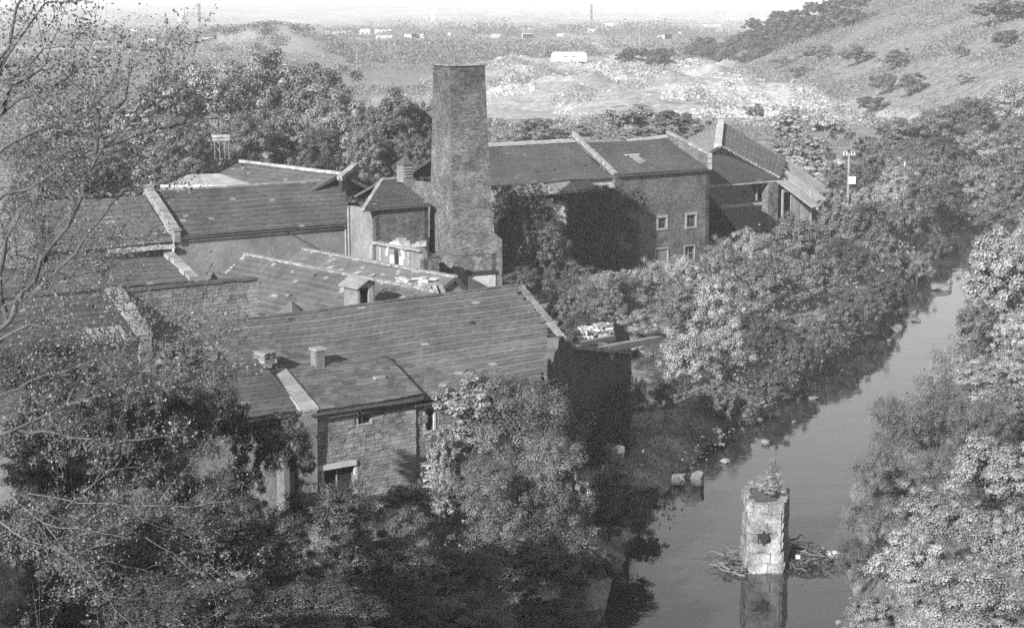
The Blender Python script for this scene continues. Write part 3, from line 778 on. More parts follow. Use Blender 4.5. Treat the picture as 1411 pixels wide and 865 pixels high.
# --- long shed with coping, and its left continuation
E1 = hz(478, 308.5, 9.86); tE = col(E1, U, 243); E0 = E1+U*tE; zE = 9.86
t = thing('long_shed', base(E1), 'long low brick shed with plain slate roof and dark gutter left of engine house', 'shed')
wE = 4.4; zrE = zat(E1+V*wE-U*5, 255)
L_ = -tE
wall(E0, U, L_+.4, 2.5, zE-.05, .4, 'render', t, (), 'front_wall')
roof(at(E0-V*.25, zE), at(E1-V*.25+U*.3, zE), at(E1+V*wE+U*2.6, zrE), at(E0+V*wE, zrE), t, 'slate', name='front_roof', sw=.5, ex=.3)
roof(at(E1+V*(wE*2)+U*2.6, zE), at(E0+V*wE*2, zE), at(E0+V*wE, zrE), at(E1+V*wE+U*2.6, zrE), t, 'slate', name='rear_roof', sw=.5, ex=.3)
ridge_line(at(E0+V*wE, zrE+.06), at(E1+V*wE+U*2.6, zrE+.06), t, 'coping', .3, .14)
gutter(at(E0-V*.36, zE-.05), at(E1-V*.36, zE-.05), t)
bb = MB(); cp = E0-U*.35; bb.hexa([at(cp-V*.4, zE-.3), at(cp+U*.5-V*.4, zE-.3), at(cp+U*.5+V*wE, zrE-.1), at(cp+V*wE, zrE-.1)], [at(cp-V*.4, zE+.45), at(cp+U*.5-V*.4, zE+.45), at(cp+U*.5+V*wE, zrE+.55), at(cp+V*wE, zrE+.55)]); bb.build('parapet', M['rubble'], t)
course(at(cp+U*.25-V*.5, zE+.52), at(cp+U*.25+V*wE, zrE+.62), t, .62, .14, .8)
bb = MB(); bb.tube([at(E1-V*.1-U*.2, 2.5), at(E1-V*.1-U*.2, zE)], [.08, .08], 6); bb.build('downpipe', M['coping'], t)
# pipe brace on the wall
q0 = E0+U*col(E0, U, 395)-V*.15; q1 = E0+U*col(E0, U, 436)-V*.15
bb = MB(); bb.tube([at(q0, zat(q0, 320)), at(q1, zat(q1, 343))], [.06, .06], 5); bb.build('pipe', M['iron'], t)
X0 = E0-U*.4; tX = col(X0, U, 60); X1 = X0+U*tX
t = thing('west_shed', base(X0), 'lower slate roofed shed continuing the long shed behind bare branches', 'shed')
wall(X1, U, -tX, 2.5, zE-.4, .4, 'brick_dark', t, (), 'front_wall')
roof(at(X1-V*.25, zE-.35), at(X0-V*.25, zE-.35), at(X0+V*wE, zrE-.3), at(X1+V*wE, zrE-.3), t, 'slate', name='front_roof', sw=.5, ex=.3)
roof(at(X0+V*wE*2, zE-.35), at(X1+V*wE*2, zE-.35), at(X1+V*wE, zrE-.3), at(X0+V*wE, zrE-.3), t, 'slate', name='rear_roof', sw=.5, ex=.3)
gable(at(X1, zE-.35), at(X1+V*wE, zrE-.3), at(X1+V*wE*2, zE-.35), t, U)
course(at(X1-V*.4+U*5, zE-.6), at(X0-V*.4, zE-.6), t, .3, .3, .55, 'white_stone', 'eave_stone')

# --- roofs behind the long shed
Fn = hz(470, 241, 13.6); tf = col(Fn, V, 331); Ff = Fn+V*tf
t = thing('rear_shed', base(Fn), 'shed behind the long shed with pale ridge tiles and gable end coping', 'shed')
dn = -U*6.2-Z*2.6; dp = U*5-Z*2.4
roof(Ff+dn, Fn+dn, Fn, Ff, t, 'slate', name='left_roof', sw=.5, ex=.3)
roof(Fn+dp, Ff+dp, Ff, Fn, t, 'slate', name='right_roof', sw=.5, ex=.3)
ridge_line(Fn+Z*.1, Ff+Z*.1, t, 'white_stone', .4, .2)
bb = MB(); bb.hexa([at(Fn+dn, 3), at(Fn+dp, 3), at(Fn+dp+V*.4, 3), at(Fn+dn+V*.4, 3)], [Fn+dn, Fn+dp, Fn+dp+V*.4, Fn+dn+V*.4]); bb.build('wall', M['brick_dark'], t)
k0, k1 = hy(468, 246, Fn.y-.5), hy(491, 227, Fn.y+2.0)
course(k0, k1, t, .5, .35, .7, 'coping'); bb = MB(); bb.hexa([k0-Z*1.5-U*.1, k1-Z*2.5-U*.1, k1-Z*2.5+U*.2, k0-Z*1.5+U*.2], [k0-U*.1, k1-U*.1, k1+U*.2, k0+U*.2]); bb.build('parapet', M['brick_dark'], t)
G0 = hy(222, 257, Fn.y+2); G1 = hy(362, 257, Fn.y-3); G2 = hy(300, 240, Fn.y+9); G3 = hy(262, 241, Fn.y+12)
t = thing('corrugated_shed', base(G0), 'pale corrugated roof behind the ridge of the long shed', 'shed')
n_ = 34
for i in range(n_):
    f = (i+.5)/n_; p = G0.lerp(G1, f); q = G3.lerp(G2, f); bb = MB(); bb.beam(p-Z*.15, q-Z*.0, .32*(1.0), .10, random.random()); bb.build('roof_sheet', M['sheet'], t)
bb = MB(); bb.poly([G0-Z*.3, G1-Z*.3, G2-Z*.15, G3-Z*.15]); bb.hexa([at(G0, 3), at(G1, 3), at(G2, 3), at(G3, 3)], [G0-Z*.35, G1-Z*.35, G2-Z*.2, G3-Z*.2]); bb.build('wall', M['sheet'], t)
ridge_line(G0, G1, t, 'white_stone', .3, .2)

# --- two parallel courtyard sheds running towards the viewer
def eW(px): return E0+U*col(E0, U, px)
def yard_shed(px0, z, Ls, down, tz, label, mk, px_end, wdr=3.6):
    a = at(eW(px0)-V*.05, z); e = a+V*col(a, V, px_end)
    t = thing('yard_shed', base(e), label, 'shed')
    dl = -U*down-Z*tz; dr = U*wdr-Z*(tz*.95)
    roof(a+dl, e+dl, e, a, t, mk, name='left_roof', sw=.48, ex=.3, miss=.015, patch=.03)
    roof(e+dr, a+dr, a, e, t, mk, name='right_roof', sw=.48, ex=.3)
    ridge_line(e+Z*.1, a+Z*.1, t, 'coping', .35, .16)
    bb = MB(); bb.hexa([at(e+dl+V*.3, 2.5), at(e+dr+V*.3, 2.5), at(e+dr+V*.6, 2.5), at(e+dl+V*.6, 2.5)], [e+dl+V*.3-Z*.1, e+dr+V*.3-Z*.1, e+dr+V*.6-Z*.1, e+dl+V*.6-Z*.1])
    m_ = e+V*.3; bb.hexa([e+dl+V*.3-Z*.1, e+dr+V*.3-Z*.1, e+dr+V*.6-Z*.1, e+dl+V*.6-Z*.1], [m_-Z*.1, m_-Z*.1, m_+V*.3-Z*.1, m_+V*.3-Z*.1]); bb.build('gable_wall', M['render'], t)
    bb = MB(); bb.hexa([at(e+dl, 2.5), at(e+dl+U*.3, 2.5), at(a+dl+U*.3, 2.5), at(a+dl, 2.5)], [e+dl-Z*.15, e+dl+U*.3-Z*.15, a+dl+U*.3-Z*.15, a+dl-Z*.15]); bb.build('side_wall', M['render'], t)
    course(a+dl, a, t, .3, .14, .6, 'white_stone', 'verge_stone')
    return t, a, e
t1, I1a, I1e = yard_shed(337, 8.0, 0, 4.3, 3.1, 'yard shed with pale ridge abutting the long shed wall behind the small dormer', 'slate', 600)
t2, I2a, I2e = yard_shed(417, 8.0, 0, 3.4, 2.0, 'yard shed with light broken slates nearest the chimney foot', 'slate', 628, wdr=2.0)
# loose bright slates on the second shed: rubble spilt in the valley
bb = None
t = thing('slate_heap', tuple(hz(555, 400, 6.4)), 'heap of bright fallen slates between the yard sheds and chimney foot', 'rubble heap')
for i in range(70):
    px, py = random.uniform(524, 600), random.uniform(383, 410)
    if (px-524)/76 < (400-py)/60-.05: continue
    c = hy(px, py, 135.0+random.uniform(-.3, .3)-(py-395)*.12); sx = random.uniform(.3, .7)
    link('slate', stone_mesh('white_stone', random.randrange(6)), t, mat=Matrix.LocRotScale(c, Matrix.Rotation(random.uniform(0, 3), 3, 'Z').to_quaternion() @ Matrix.Rotation(random.uniform(-.5, .5), 3, 'X').to_quaternion(), Vector((sx, sx*.8, random.uniform(.08, .2)))))
bb = MB(); q = [hy(522, 398, 136.5), hy(560, 413, 133), hy(606, 408, 133), hy(590, 380, 137)]; bb.hexa([p-Z*3 for p in q], [p-Z*.25 for p in q]); bb.build('bedding', M['coping'], t)
# scattered pale slates on the slope
for (px, py) in ((450, 362), (470, 372), (462, 379), (488, 377), (495, 384), (508, 381), (512, 373), (437, 372), (455, 369)):
    q = at(eW(417), 8)+V*0; o = hz(px, py, 7.2)
    link('loose_slate', stone_mesh('white_stone', random.randrange(6)), t2, mat=axes_matrix(U*.9+Z*.4, V*.35, Z*.12, hz(px, py, 7.35)))
# slatted frame M
t = thing('slatted_frame', tuple(hz(598, 400, 6.2)), 'small sloping frame with three dark slots below the chimney foot', 'frame')
q = [hy(584, 410, 130), hy(614, 405, 131.5), hy(606, 390, 133), hy(583, 394, 132)]
bb = MB(); bb.hexa([p-Z*.4 for p in q], [p-Z*.1 for p in q]); bb.build('dark_back', M['dark'], t)
for f in (0, .3, .62, .95):
    bb = MB(); bb.beam(q[0].lerp(q[1], f), q[3].lerp(q[2], f), .28, .12); bb.build('slat', M['timber'], t)
bb = MB(); bb.beam(q[3], q[2], .5, .2); bb.build('head', M['timber'], t)
# dormer hut
hd = hy(494, 424, 127.0)
t = thing('dormer_hut', tuple(at(hd, hd.z)), 'little lean-to hut with dark open doorway on the yard shed roof', 'hut')
f = 127/F; zt = zat(hd, 398)
wl_ = col(hd, V, 474); wr_ = col(hd, U, 517)
bz = hd.z-2.2
wall(hd+V*wl_, -V, wl_, bz, zt-.1, .15, 'render', t, (), 'side_wall', zr=zt-.1)
wall(hd, U, wr_, bz, zt+.35, .15, 'timber', t, ((.15, wr_*.62, bz+.2, zt+.05),), 'front_wall')
wall(hd+U*wr_, V, wl_, bz, zt+.6, .15, 'timber', t, (), 'far_wall')
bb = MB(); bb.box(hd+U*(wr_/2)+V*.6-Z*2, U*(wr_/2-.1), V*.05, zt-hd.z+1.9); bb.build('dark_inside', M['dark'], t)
bb = MB(); a_ = at(hd, zt); ov = V*-.3-U*.3
bb.hexa([a_+ov, at(hd+U*(wr_*.5), zat(hd, 387))+V*-.3, at(hd+U*(wr_*.5)+V*(wl_+.2), zat(hd, 387)+.1), a_-U*.3+V*(wl_+.2)], [p+Z*.1 for p in (a_+ov, at(hd+U*(wr_*.5), zat(hd, 387))+V*-.3, at(hd+U*(wr_*.5)+V*(wl_+.2), zat(hd, 387)+.1), a_-U*.3+V*(wl_+.2))])
p_ = at(hd+U*(wr_*.5), zat(hd, 387)); bb.hexa([p_-V*.3, at(hd+U*(wr_+.2), zt+.3)-V*.3, at(hd+U*(wr_+.2)+V*wl_, zt+.3), p_+V*wl_], [x+Z*.1 for x in (p_-V*.3, at(hd+U*(wr_+.2), zt+.3)-V*.3, at(hd+U*(wr_+.2)+V*wl_, zt+.3), p_+V*wl_)])
bb.build('roof', M['sheet_grey'], t)

# --- classical fronted outbuilding before the engine house
t = thing('arched_outbuilding', base(B2-V*3), 'small outbuilding with white arched opening at the foot of the engine house', 'building')
Wn = B2-V*6.6; wt_ = 8.83
arch0, arch1 = col(Wn, V, 555), col(Wn, V, 535)
za0, za1 = zat(Wn+V*arch0, 370), zat(Wn+V*arch0, 352)
wall(B2-V*.05, -V, 6.55, 2.5, wt_, .4, 'render', t, ((6.55-arch1, 6.55-arch0, za0, za1),), 'side_wall')
wall(Wn, U, 1.5, 2.5, wt_-.6, .4, 'brick_dark', t, (), 'front_wall')
roof(Wn+U*.3+Z*0+Vector((0, 0, 8.2-Wn.z)), at(Wn+U*1.7, 8.2), at(Wn+U*1.7+V*6.5, 9.0), at(Wn+V*6.5+U*.3, 9.0), t, 'slate')
course(at(B2-U*.1, wt_+.08), at(Wn-U*.1, wt_+.08), t, .5, .2, .6, 'coping')
for i in range(9):
    c = at(B2-V*(2.5+.45*i)+U*.3, wt_+.3+.25*math.sin(i)); link('loose_stone', stone_mesh('coping', i % 6), t, mat=Matrix.LocRotScale(c, None, Vector((.6, .5, .4))))
nW = -U; aw = MB(); c0 = Wn+V*((arch0+arch1)/2)+nW*.03; rad_ = (arch1-arch0)/2+.05
for i in range(12):
    a0_, a1_ = math.pi*i/12, math.pi*(i+1)/12
    pt = lambda r_, an: at(c0+V*(r_*math.cos(an)), za1-.25+r_*math.sin(an)*1.0)
    q = [pt(rad_, a0_), pt(rad_+.22, a0_), pt(rad_+.22, a1_), pt(rad_, a1_)]
    aw.hexa([p+nW*.1 for p in q], [p-nW*.1 for p in q])
arch = aw.build('arch_ring', M['white'], t)
bb = MB(); bb.box(at(c0+nW*-.15, za0), V*(rad_), nW*.03, za1-za0+.3); 
for i in range(6):
    a0_, a1_ = math.pi*i/6, math.pi*(i+1)/6; pc = at(c0-nW*.12, za1-.25); bb.poly([pc, at(c0-nW*.12+V*(rad_*math.cos(a0_)), za1-.25+rad_*math.sin(a0_)), at(c0-nW*.12+V*(rad_*math.cos(a1_)), za1-.25+rad_*math.sin(a1_))])
bb.build('door', M['white'], t)
bb = MB(); bb.box(at(c0+nW*.02-V*.1, za0), V*.22, nW*.03, za1-za0+.35); bb.build('opening', M['dark'], t)  # dark panel stands in for shade in the arched doorway
for a in (arch0-.9, arch1+1.0, arch1+2.3):
    bb = MB(); bb.box(at(Wn+V*a+nW*.08, 3), V*.14, nW*.08, wt_-3.2); bb.build('pilaster', M['coping'], t)

# --- rubble walled range at left (J wall, roofs O and P)
J1 = hz(354, 383, 9.5); J0 = J1+U*col(J1, U, 158); LJ = (J1-J0).length
t = thing('rubble_range', base(J1), 'rubble stone range with flat coped parapet and slate roof behind it', 'building')
wall(J0, U, LJ, 2.5, 9.4, .5, 'mortar', t, (), 'parapet_wall')
masonry(J0, U, LJ, 5.6, 9.35, t, 'rubble', .48, .24, limit=300)
course(at(J0-V*.05+V*.25, 9.5), at(J1+V*.2, 9.5), t, .75, .16, .9, 'slate_dark')
wall(J1, V, 6, 2.5, 9.3, .4, 'mortar', t, (), 'end_wall')
Qb = hy(268, 384, J0.lerp(J1, .56).y+.2); wq = 3.4; Qt = at(Qb+V*wq, zat(Qb+V*wq, 349))
Pw = J0-U*9
roof(at(Pw+V*.5, Qb.z-.2), at(Qb, Qb.z-.2), at(Qt, Qt.z-.25), at(Pw+V*(wq+.5), Qt.z-.25), t, 'slate', name='rear_roof')
roof(at(Qt+V*wq, Qb.z-.2), at(Pw+V*(wq*2+.5), Qb.z-.2), at(Pw+V*(wq+.5), Qt.z-.25), at(Qt, Qt.z-.25), t, 'slate', name='back_slope')
gable(at(Pw+V*.5, Qb.z-.2), at(Pw+V*(wq+.5), Qt.z-.25), at(Pw+V*(wq*2+.5), Qb.z-.2), t, U)
course(Qb, Qt, t, .6, .25, .8)
bb = MB(); bb.hexa([at(Qb, 5), at(Qb+U*.3, 5), at(Qt+U*.3, 5), at(Qt, 5)], [Qb-Z*.1, Qb+U*.3-Z*.1, Qt+U*.3-Z*.1, Qt-Z*.1]); bb.build('gable_wall', M['render'], t)
N0 = at(J0-U*.2, 9.75); N1 = N0-V*4.5-Z*2.45; 
t = thing('coped_west_house', base(N1), 'slate roofed house with wide coped verge left of the rubble wall', 'house')
course(N0, N1, t, 1.0, .2, .9, 'coping')
bb = MB(); bb.hexa([at(N1-U*.4, 2.5), at(N1+U*.4, 2.5), at(N0+U*.4, 2.5), at(N0-U*.4, 2.5)], [N1-U*.4-Z*.1, N1+U*.4-Z*.1, N0+U*.4-Z*.1, N0-U*.4-Z*.1]); bb.build('gable_wall', M['rubble'], t)
roof(N1-U*13-Z*.35, N1-U*.3-Z*.35, N0-U*.3-Z*.3, N0-U*13-Z*.3, t, 'slate')
wall(at(N1-U*13, 0)+V*.3, U, 12.7, 2.5, N1.z-.5, .4, 'brick_dark', t, (), 'front_wall')
bb = MB(); p_ = N1-U*1.7; 
for i in range(5):
    q0 = N1-U*(1.2+.5*i)-Z*.2; bb2 = MB(); bb2.beam(q0, q0+V*1.4+Z*.77, .34, .08, random.random()); bb2.build('roof_sheet', M['sheet_grey'], t)

gable(N1-U*13-Z*.35, N0-U*13-Z*.3, N0+V*4.5-U*13-Z*2.8, t, U)
roof(N0+V*4.5-U*.3-Z*2.8, N0+V*4.5-U*13-Z*2.8, N0-U*13-Z*.3, N0-U*.3-Z*.3, t, 'slate', name='rear_roof')
# small cone roofed turret by the wall corner
cc = hy(402, 436, 116.0)
t = thing('glazed_lantern', tuple(cc-Z*1), 'small low pyramid roofed lantern beside the end of the rubble wall', 'lantern')
top = cc+Z*1.0; ring = [cc+Vector((math.cos(a)*1.35, math.sin(a)*1.35, -.1)) for a in [R(45*i+10) for i in range(8)]]
for i in range(8):
    bb = MB(); p, q = ring[i], ring[(i+1) % 8]; d_ = Z*.05
    bb.hexa([p*1-d_, q-d_, top-d_, top-d_], [p, q, top, top+Vector((.01, 0, 0))], random.random()); bb.build('panel', M['slate'], t)
bb = MB(); bb.hexa([p-Z*2.5 for p in ring[:7:2]], [p-Z*.02 for p in ring[:7:2]]); bb.build('drum', M['render'], t)

# --- main building, long slate roof, river end in ruin
Rr = hz(716, 395, 12.3)
UM = Vector((math.sin(R(48.5)), math.cos(R(48.5)), 0)); VM = Vector((-UM.y, UM.x, 0))
Rl = Rr+UM*col(Rr, UM, 272)
Mr = hy(775, 460, Rr.y-3.1); zM = Mr.z
# plane of the front slope: through ridge, falling along -VM
sl_ = .5*1.06
def fr(P, wd): return P-VM*wd-Z*(sl_*wd)
wS = 6.9
t = thing('main_range', base(fr(Rr, wS)), 'main range with long two-part slate roof and broken river end', 'building')
mwd = 4.4
ext = 1.0
Rr2 = Rr+UM*0
# broken corner: cut removes slates right of the line from M down to the eave
eC = fr(Rr, wS); ec = eC+UM*col(eC, UM, 751)
mC = fr(Rr, mwd); mc = mC+UM*col(mC, UM, 776)
kd = (at(ec, 0)-at(mc, 0)); 
def cutR(p, ex_):
    wd = (Rr-p).dot(VM); a = (p-Rr).dot(UM)
    jag = .35*math.sin(wd*5.1)+.2*math.sin(wd*13+1)
    if wd < mwd: lim = (mc-Rr).dot(UM)*max(0, wd)/mwd
    else: lim = (mc-Rr).dot(UM)+((ec-Rr).dot(UM)-(mc-Rr).dot(UM))*(wd-mwd)/(wS-mwd)
    if 3.7 < wd < 4.9 and a > lim-1.6-.5*math.sin(wd*9): jag -= 1.2 if ex_ == 0 else 0
    return a > lim+jag*.5-.2-ex_
xe = UM*2.2
roof(fr(Rl, mwd), fr(Rr, mwd)+xe, Rr+xe, Rl, t, 'slate', name='upper_roof', sw=.45, ex=.28, limit=150, miss=.004, cut=cutR, patch=.012)
aS = UM*col(eC, UM, 500)
roof(eC+aS+Z*.02, fr(Rr, wS)+xe+Z*.02, fr(Rr, mwd-.1)+xe+Z*.06, fr(Rr, mwd-.1)+aS+Z*.06, t, 'slate', name='lower_roof', sw=.45, ex=.28, limit=150, miss=.004, cut=cutR, patch=.02)
roof(Rr+VM*6-Z*3, Rl+VM*6-Z*3, Rl, Rr, t, 'slate', name='rear_roof')
gable(fr(Rl, wS), Rl, Rl+VM*6-Z*3, t, UM, 'rubble')
course(Rl+Z*.08, Rr+Z*.08, t, .3, .14, .5, 'slate', 'ridge_tile')
zeS = eC.z
wl0 = eC+UM*col(eC, UM, 562)+VM*.3; LL = (ec-wl0).dot(UM)
o0 = (wl0-eC).dot(UM)
hx = [(col(eC, UM, a)-o0, col(eC, UM, b_)-o0, zeS-1.5, zeS-.35) for a, b_ in ((704, 716),)]
q1h = [(col(eC, UM, 590)-o0, col(eC, UM, 602)-o0, zeS-1.5, zeS-.4)]
wall(wl0, UM, LL, 2.0, zeS-.12, .45, 'mortar', t, hx+q1h, 'front_wall')
sx_ = 0.0
masonry(wl0+UM*sx_, UM, LL-sx_, 3.6, zeS-.15, t, 'rubble', .42, .2, holes=[(h[0]-sx_, h[1]-sx_, h[2], h[3]) for h in hx+q1h], limit=180)
for h in hx+q1h: framed(wl0, UM, *h, t, 'white_stone', fw=.12)
gutter(eC+UM*col(eC, UM, 570)-Z*.08-VM*.1, ec-Z*.08-VM*.1, t)
# broken pale edge stones of the verge
course(Rr+Z*.05, mc+UM*.0+Z*.1, t, .35, .18, .5, 'rubble', 'verge_stone')
# --- ruined river wall
W1 = hy(752, 560, ec.y+.3); W1 = at(W1, 0); th = R(20); dw = Vector((math.sin(th), math.cos(th), 0)); 
LW = col(at(W1, 5), dw, 868)
t = thing('ruined_river_wall', base(W1), 'dark ivy hung ruined end wall above the river bank', 'wall')
prof = [(753, 519), (756, 505), (762, 498), (764, 486), (768, 480), (770, 466), (776, 463), (779, 471), (785, 470), (788, 479), (799, 476), (806, 482), (817, 478), (822, 483), (831, 479), (838, 485), (850, 481), (859, 486), (868, 484)]
n_ = Vector((-dw.y, dw.x, 0))
for i in range(len(prof)-1):
    (p0, y0), (p1, y1) = prof[i], prof[i+1]; a0, a1 = col(at(W1, 5), dw, p0), col(at(W1, 5), dw, p1)
    A, B = W1+dw*a0, W1+dw*a1; bb = MB()
    bb.hexa([at(A, .3), at(B, .3), at(B+n_*.6, .3), at(A+n_*.6, .3)], [at(A, zat(A, y0)), at(B, zat(B, y1)), at(B+n_*.6, zat(B, y1)), at(A+n_*.6, zat(A, y0))]); bb.build('wall', M['dark_wall'], t)
b2 = W1+n_*2.2
prof2 = [(824, 478), (828, 468), (833, 463), (836, 452), (843, 449), (848, 444), (855, 449), (858, 447), (862, 457), (866, 461), (869, 474)]
for i in range(len(prof2)-1):
    (p0, y0), (p1, y1) = prof2[i], prof2[i+1]; a0, a1 = col(at(b2, 5), dw, p0), col(at(b2, 5), dw, p1)
    A, B = b2+dw*a0, b2+dw*a1; bb = MB()
    bb.hexa([at(A, .3), at(B, .3), at(B+n_*.6, .3), at(A+n_*.6, .3)], [at(A, zat(A, y0)), at(B, zat(B, y1)), at(B+n_*.6, zat(B, y1)), at(A+n_*.6, zat(A, y0))]); bb.build('inner_wall', M['dark_wall'], t)
course(at(W1+dw*col(at(W1, 5), dw, 790), zat(W1+dw*col(at(W1, 5), dw, 790), 478)), at(W1+dw*col(at(W1, 5), dw, 866), zat(W1+dw*col(at(W1, 5), dw, 866), 485)), t, .5, .22, .6, 'rubble', 'wall_stone')
# far return wall towards the left behind the ruin
A = W1+dw*LW; wall(A-UM*9, UM, 9, 1, 7.6, .5, 'brick_dark', t, (), 'return_wall')
masonry(W1, dw, LW, 1.2, zat(W1+dw*2, 486), t, 'dark_wall', .5, .26, limit=0, zr=zat(W1+dw*LW, 490))
ivy_on(W1, dw, 760, 866, 540, 650, 6000, .15, t, .6, .45)
# rubble heap inside
t = thing('rubble_heap', tuple(hy(825, 462, A.y-2)-Z*2), 'pale heap of fallen stone behind the ruined wall top', 'rubble heap')
q = [hy(786, 474, A.y-5), hy(838, 474, A.y-2), hy(845, 452, A.y+.5), hy(800, 455, A.y-1)]
bb = MB(); bb.hexa([p-Z*5 for p in q], q); bb.build('bedding', M['coping'], t)
for i in range(130):
    f, g_ = random.random(), random.random(); c = q[0].lerp(q[1], f).lerp(q[3].lerp(q[2], f), g_)+Z*random.uniform(0, .35)
    sx = random.uniform(.12, .5); link('stone', stone_mesh(random.choice(('white_stone', 'coping', 'rubble')), random.randrange(6)), t, mat=Matrix.LocRotScale(c, Matrix.Rotation(random.uniform(0, 3), 3, 'Z').to_quaternion() @ Matrix.Rotation(random.uniform(-.6, .6), 3, 'X').to_quaternion(), Vector((sx, sx*.7, sx*.5))))
p0, p1 = hy(812, 484, A.y-6), hy(908, 467, A.y+1.5)
t = thing('long_beam', tuple(p0), 'long pale timber beam jutting out right over the ruined wall', 'beam'); bb = MB(); bb.beam(p0, p1, .5, .34); bb.build('beam', M['timber'], t)
bb = MB(); q = hy(840, 487, A.y-3.6); bb.box(q-Z*.9, dw*.2, UM*.2, 1.3); bb.build('strut', M['timber'], t)
p0, p1 = hy(797, 474, A.y-7), hy(845, 465, A.y-2); t = thing('short_beam', tuple(p0), 'short dark beam lying left of the long pale one on rubble', 'beam'); bb = MB(); bb.beam(p0, p1, .3, .25); bb.build('beam', M['timber'], t)
c = hy(847, 628, 101.0); t = thing('stone_abutment', (c.x, c.y, .5), 'square pale masonry stub low on the bank under the ruined wall', 'masonry')
for i in range(3):
    for j in range(2):
        for k in range(2): link('stone_block', stone_mesh('rubble', random.randrange(6)), t, mat=axes_matrix(UM*.46, VM*.45, Z*.33, c+UM*(-.24+.48*j)+VM*(.45*k)+Z*(-.34+.34*i)))
bb = MB(); bb.box(c+VM*.2-Z*2.2, UM*.4, VM*.36, 2.6); bb.build('core', M['mortar'], t)

# --- front house
T1 = hz(575, 545.5, 9.0); TL = -col(T1, U, 423); T0 = T1-U*TL; wT = 2.7
zT = 9.0; zRT = zat(T1+V*wT, 495); zb = 4.0
t = thing('stone_house', base(T1), 'two storey rubble stone house with slate roof projecting at the front', 'house')
def ta(px): return col(T1, U, px)+TL
wdw = [(ta(495), ta(513), zat(T1-U*2.5, 582), zat(T1-U*2.5, 562)), (ta(447), ta(489), zb, zat(T1-U*3.5, 641))]
wI = T0+V*.18
wall(wI, U, TL, zb-1, zT-.12, .45, 'mortar', t, wdw, 'front_wall')
masonry(wI, U, TL, zb-.3, zT-.15, t, 'rubble', .40, .17, holes=wdw, limit=300)
wall(T1+V*.2-U*.02, V, wT*2, zb-1, zT-.1, .4, 'rubble', t, (), 'right_wall')
framed(wI, U, *wdw[0], t, 'timber', fw=.07)
f2 = framed(wI, U, *wdw[1], t, 'white_stone', fw=.16, sill=False)
nT = Vector((U.y, -U.x, 0)); bb = MB(); bb.box(at(wI, wdw[1][3]+.02)+nT*.1+U*((wdw[1][0]+wdw[1][1])/2-.4), U*1.3, nT*.08, .24); bb.build('lintel', M['white_stone'], t)
# raised left verge seen side on
vb = T0+U*0
roof(at(T0+U*.55-V*.2, zT), at(T1-V*.2+U*.15, zT), at(T1+V*wT+U*.15, zRT), at(T0+U*.55+V*wT, zRT), t, 'slate', name='front_roof', sw=.44, ex=.27, limit=300, patch=.01)
roof(at(T1+V*wT*2.2+U*.15, zT-.6), at(T0+V*wT*2.2, zT-.6), at(T0+V*wT, zRT), at(T1+V*wT+U*.15, zRT), t, 'slate', name='rear_roof')
course(at(T0+U*.5+V*wT, zRT+.08), at(T1+V*wT+U*.15, zRT+.08), t, .3, .14, .5, 'slate', 'ridge_tile')
bb = MB(); bb.beam(at(T1-V*.25+U*.2, zT-.12), at(T1+V*wT+U*.2, zRT-.12), .1, .3); bb.build('verge_shade_strip', M['dark'], t)  # dark strip added to stand in for the shadow along the verge
gutter(at(T0-V*.3, zT-.08), at(T1-V*.3+U*.15, zT-.08), t)
cv0, cv1 = at(T0-V*.25, zT+.12), at(T0+V*wT, zRT+.2)
bb = MB(); bb.hexa([at(T0-U*.65-V*.1, zb-1), at(T0+U*.4-V*.1, zb-1), at(T0+U*.4+V*wT, zb-1), at(T0-U*.65+V*wT, zb-1)], [cv0-U*.65-Z*.2, cv0+U*.4-Z*.05, cv1+U*.4-Z*.05, cv1-U*.65-Z*.2]); bb.build('left_wall', M['rubble'], t)
course(cv0-U*.55, cv1-U*.55, t, .26, .2, .6, 'white_stone')
for i in range(5):
    f = i/5; a_, b_ = cv0.lerp(cv1, f), cv0.lerp(cv1, f+.19); bb = MB(); bb.hexa([a_-U*.38-Z*.05, a_+U*.5-Z*.02, b_+U*.5-Z*.02, b_-U*.38-Z*.05], [a_-U*.38+Z*.06, a_+U*.5+Z*.09, b_+U*.5+Z*.09, b_-U*.38+Z*.06], random.random()); bb.build('verge_slab', M['coping'], t)
# stacks
c = at(T0-U*.5+V*(wT+.1), zRT); t = thing('short_chimney', tuple(c), 'squat ruined stone chimney stump at left end of the house ridge', 'chimney')
for i in range(7):
    for j in range(2): link('stone', stone_mesh('rubble', random.randrange(6)), t, mat=axes_matrix(U*.34, V*.9, Z*.17, c+U*(-.17+.34*j)+Z*(.02+.17*i)))
bb = MB(); bb.box(c-Z*1.5, U*.3, V*.5, 2.4); bb.build('core', M['mortar'], t)
q = hy(438, 503, T0.y+3.6); zt_ = zat(q, 482)
t = thing('chimney_pot', tuple(q-Z*.3), 'small square brick stack on the slope behind the house ridge', 'chimney')
bb = MB(); bb.box(q-Z*1.2, U*.24, V*.24, zt_-q.z+1.2); bb.build('stack', M['rubble'], t); bb = MB(); bb.box(at(q, zt_), U*.3, V*.3, .12); bb.build('cap', M['coping'], t)
bb = MB(); q = on = at(T1-U*1.35+V*wT*.45, zT+(zRT-zT)*.5+.12); bb.box(q, U*.3, V*.12, .14); bb.build('roof_vent_block', M['coping'], bpy.data.objects['stone_house'])
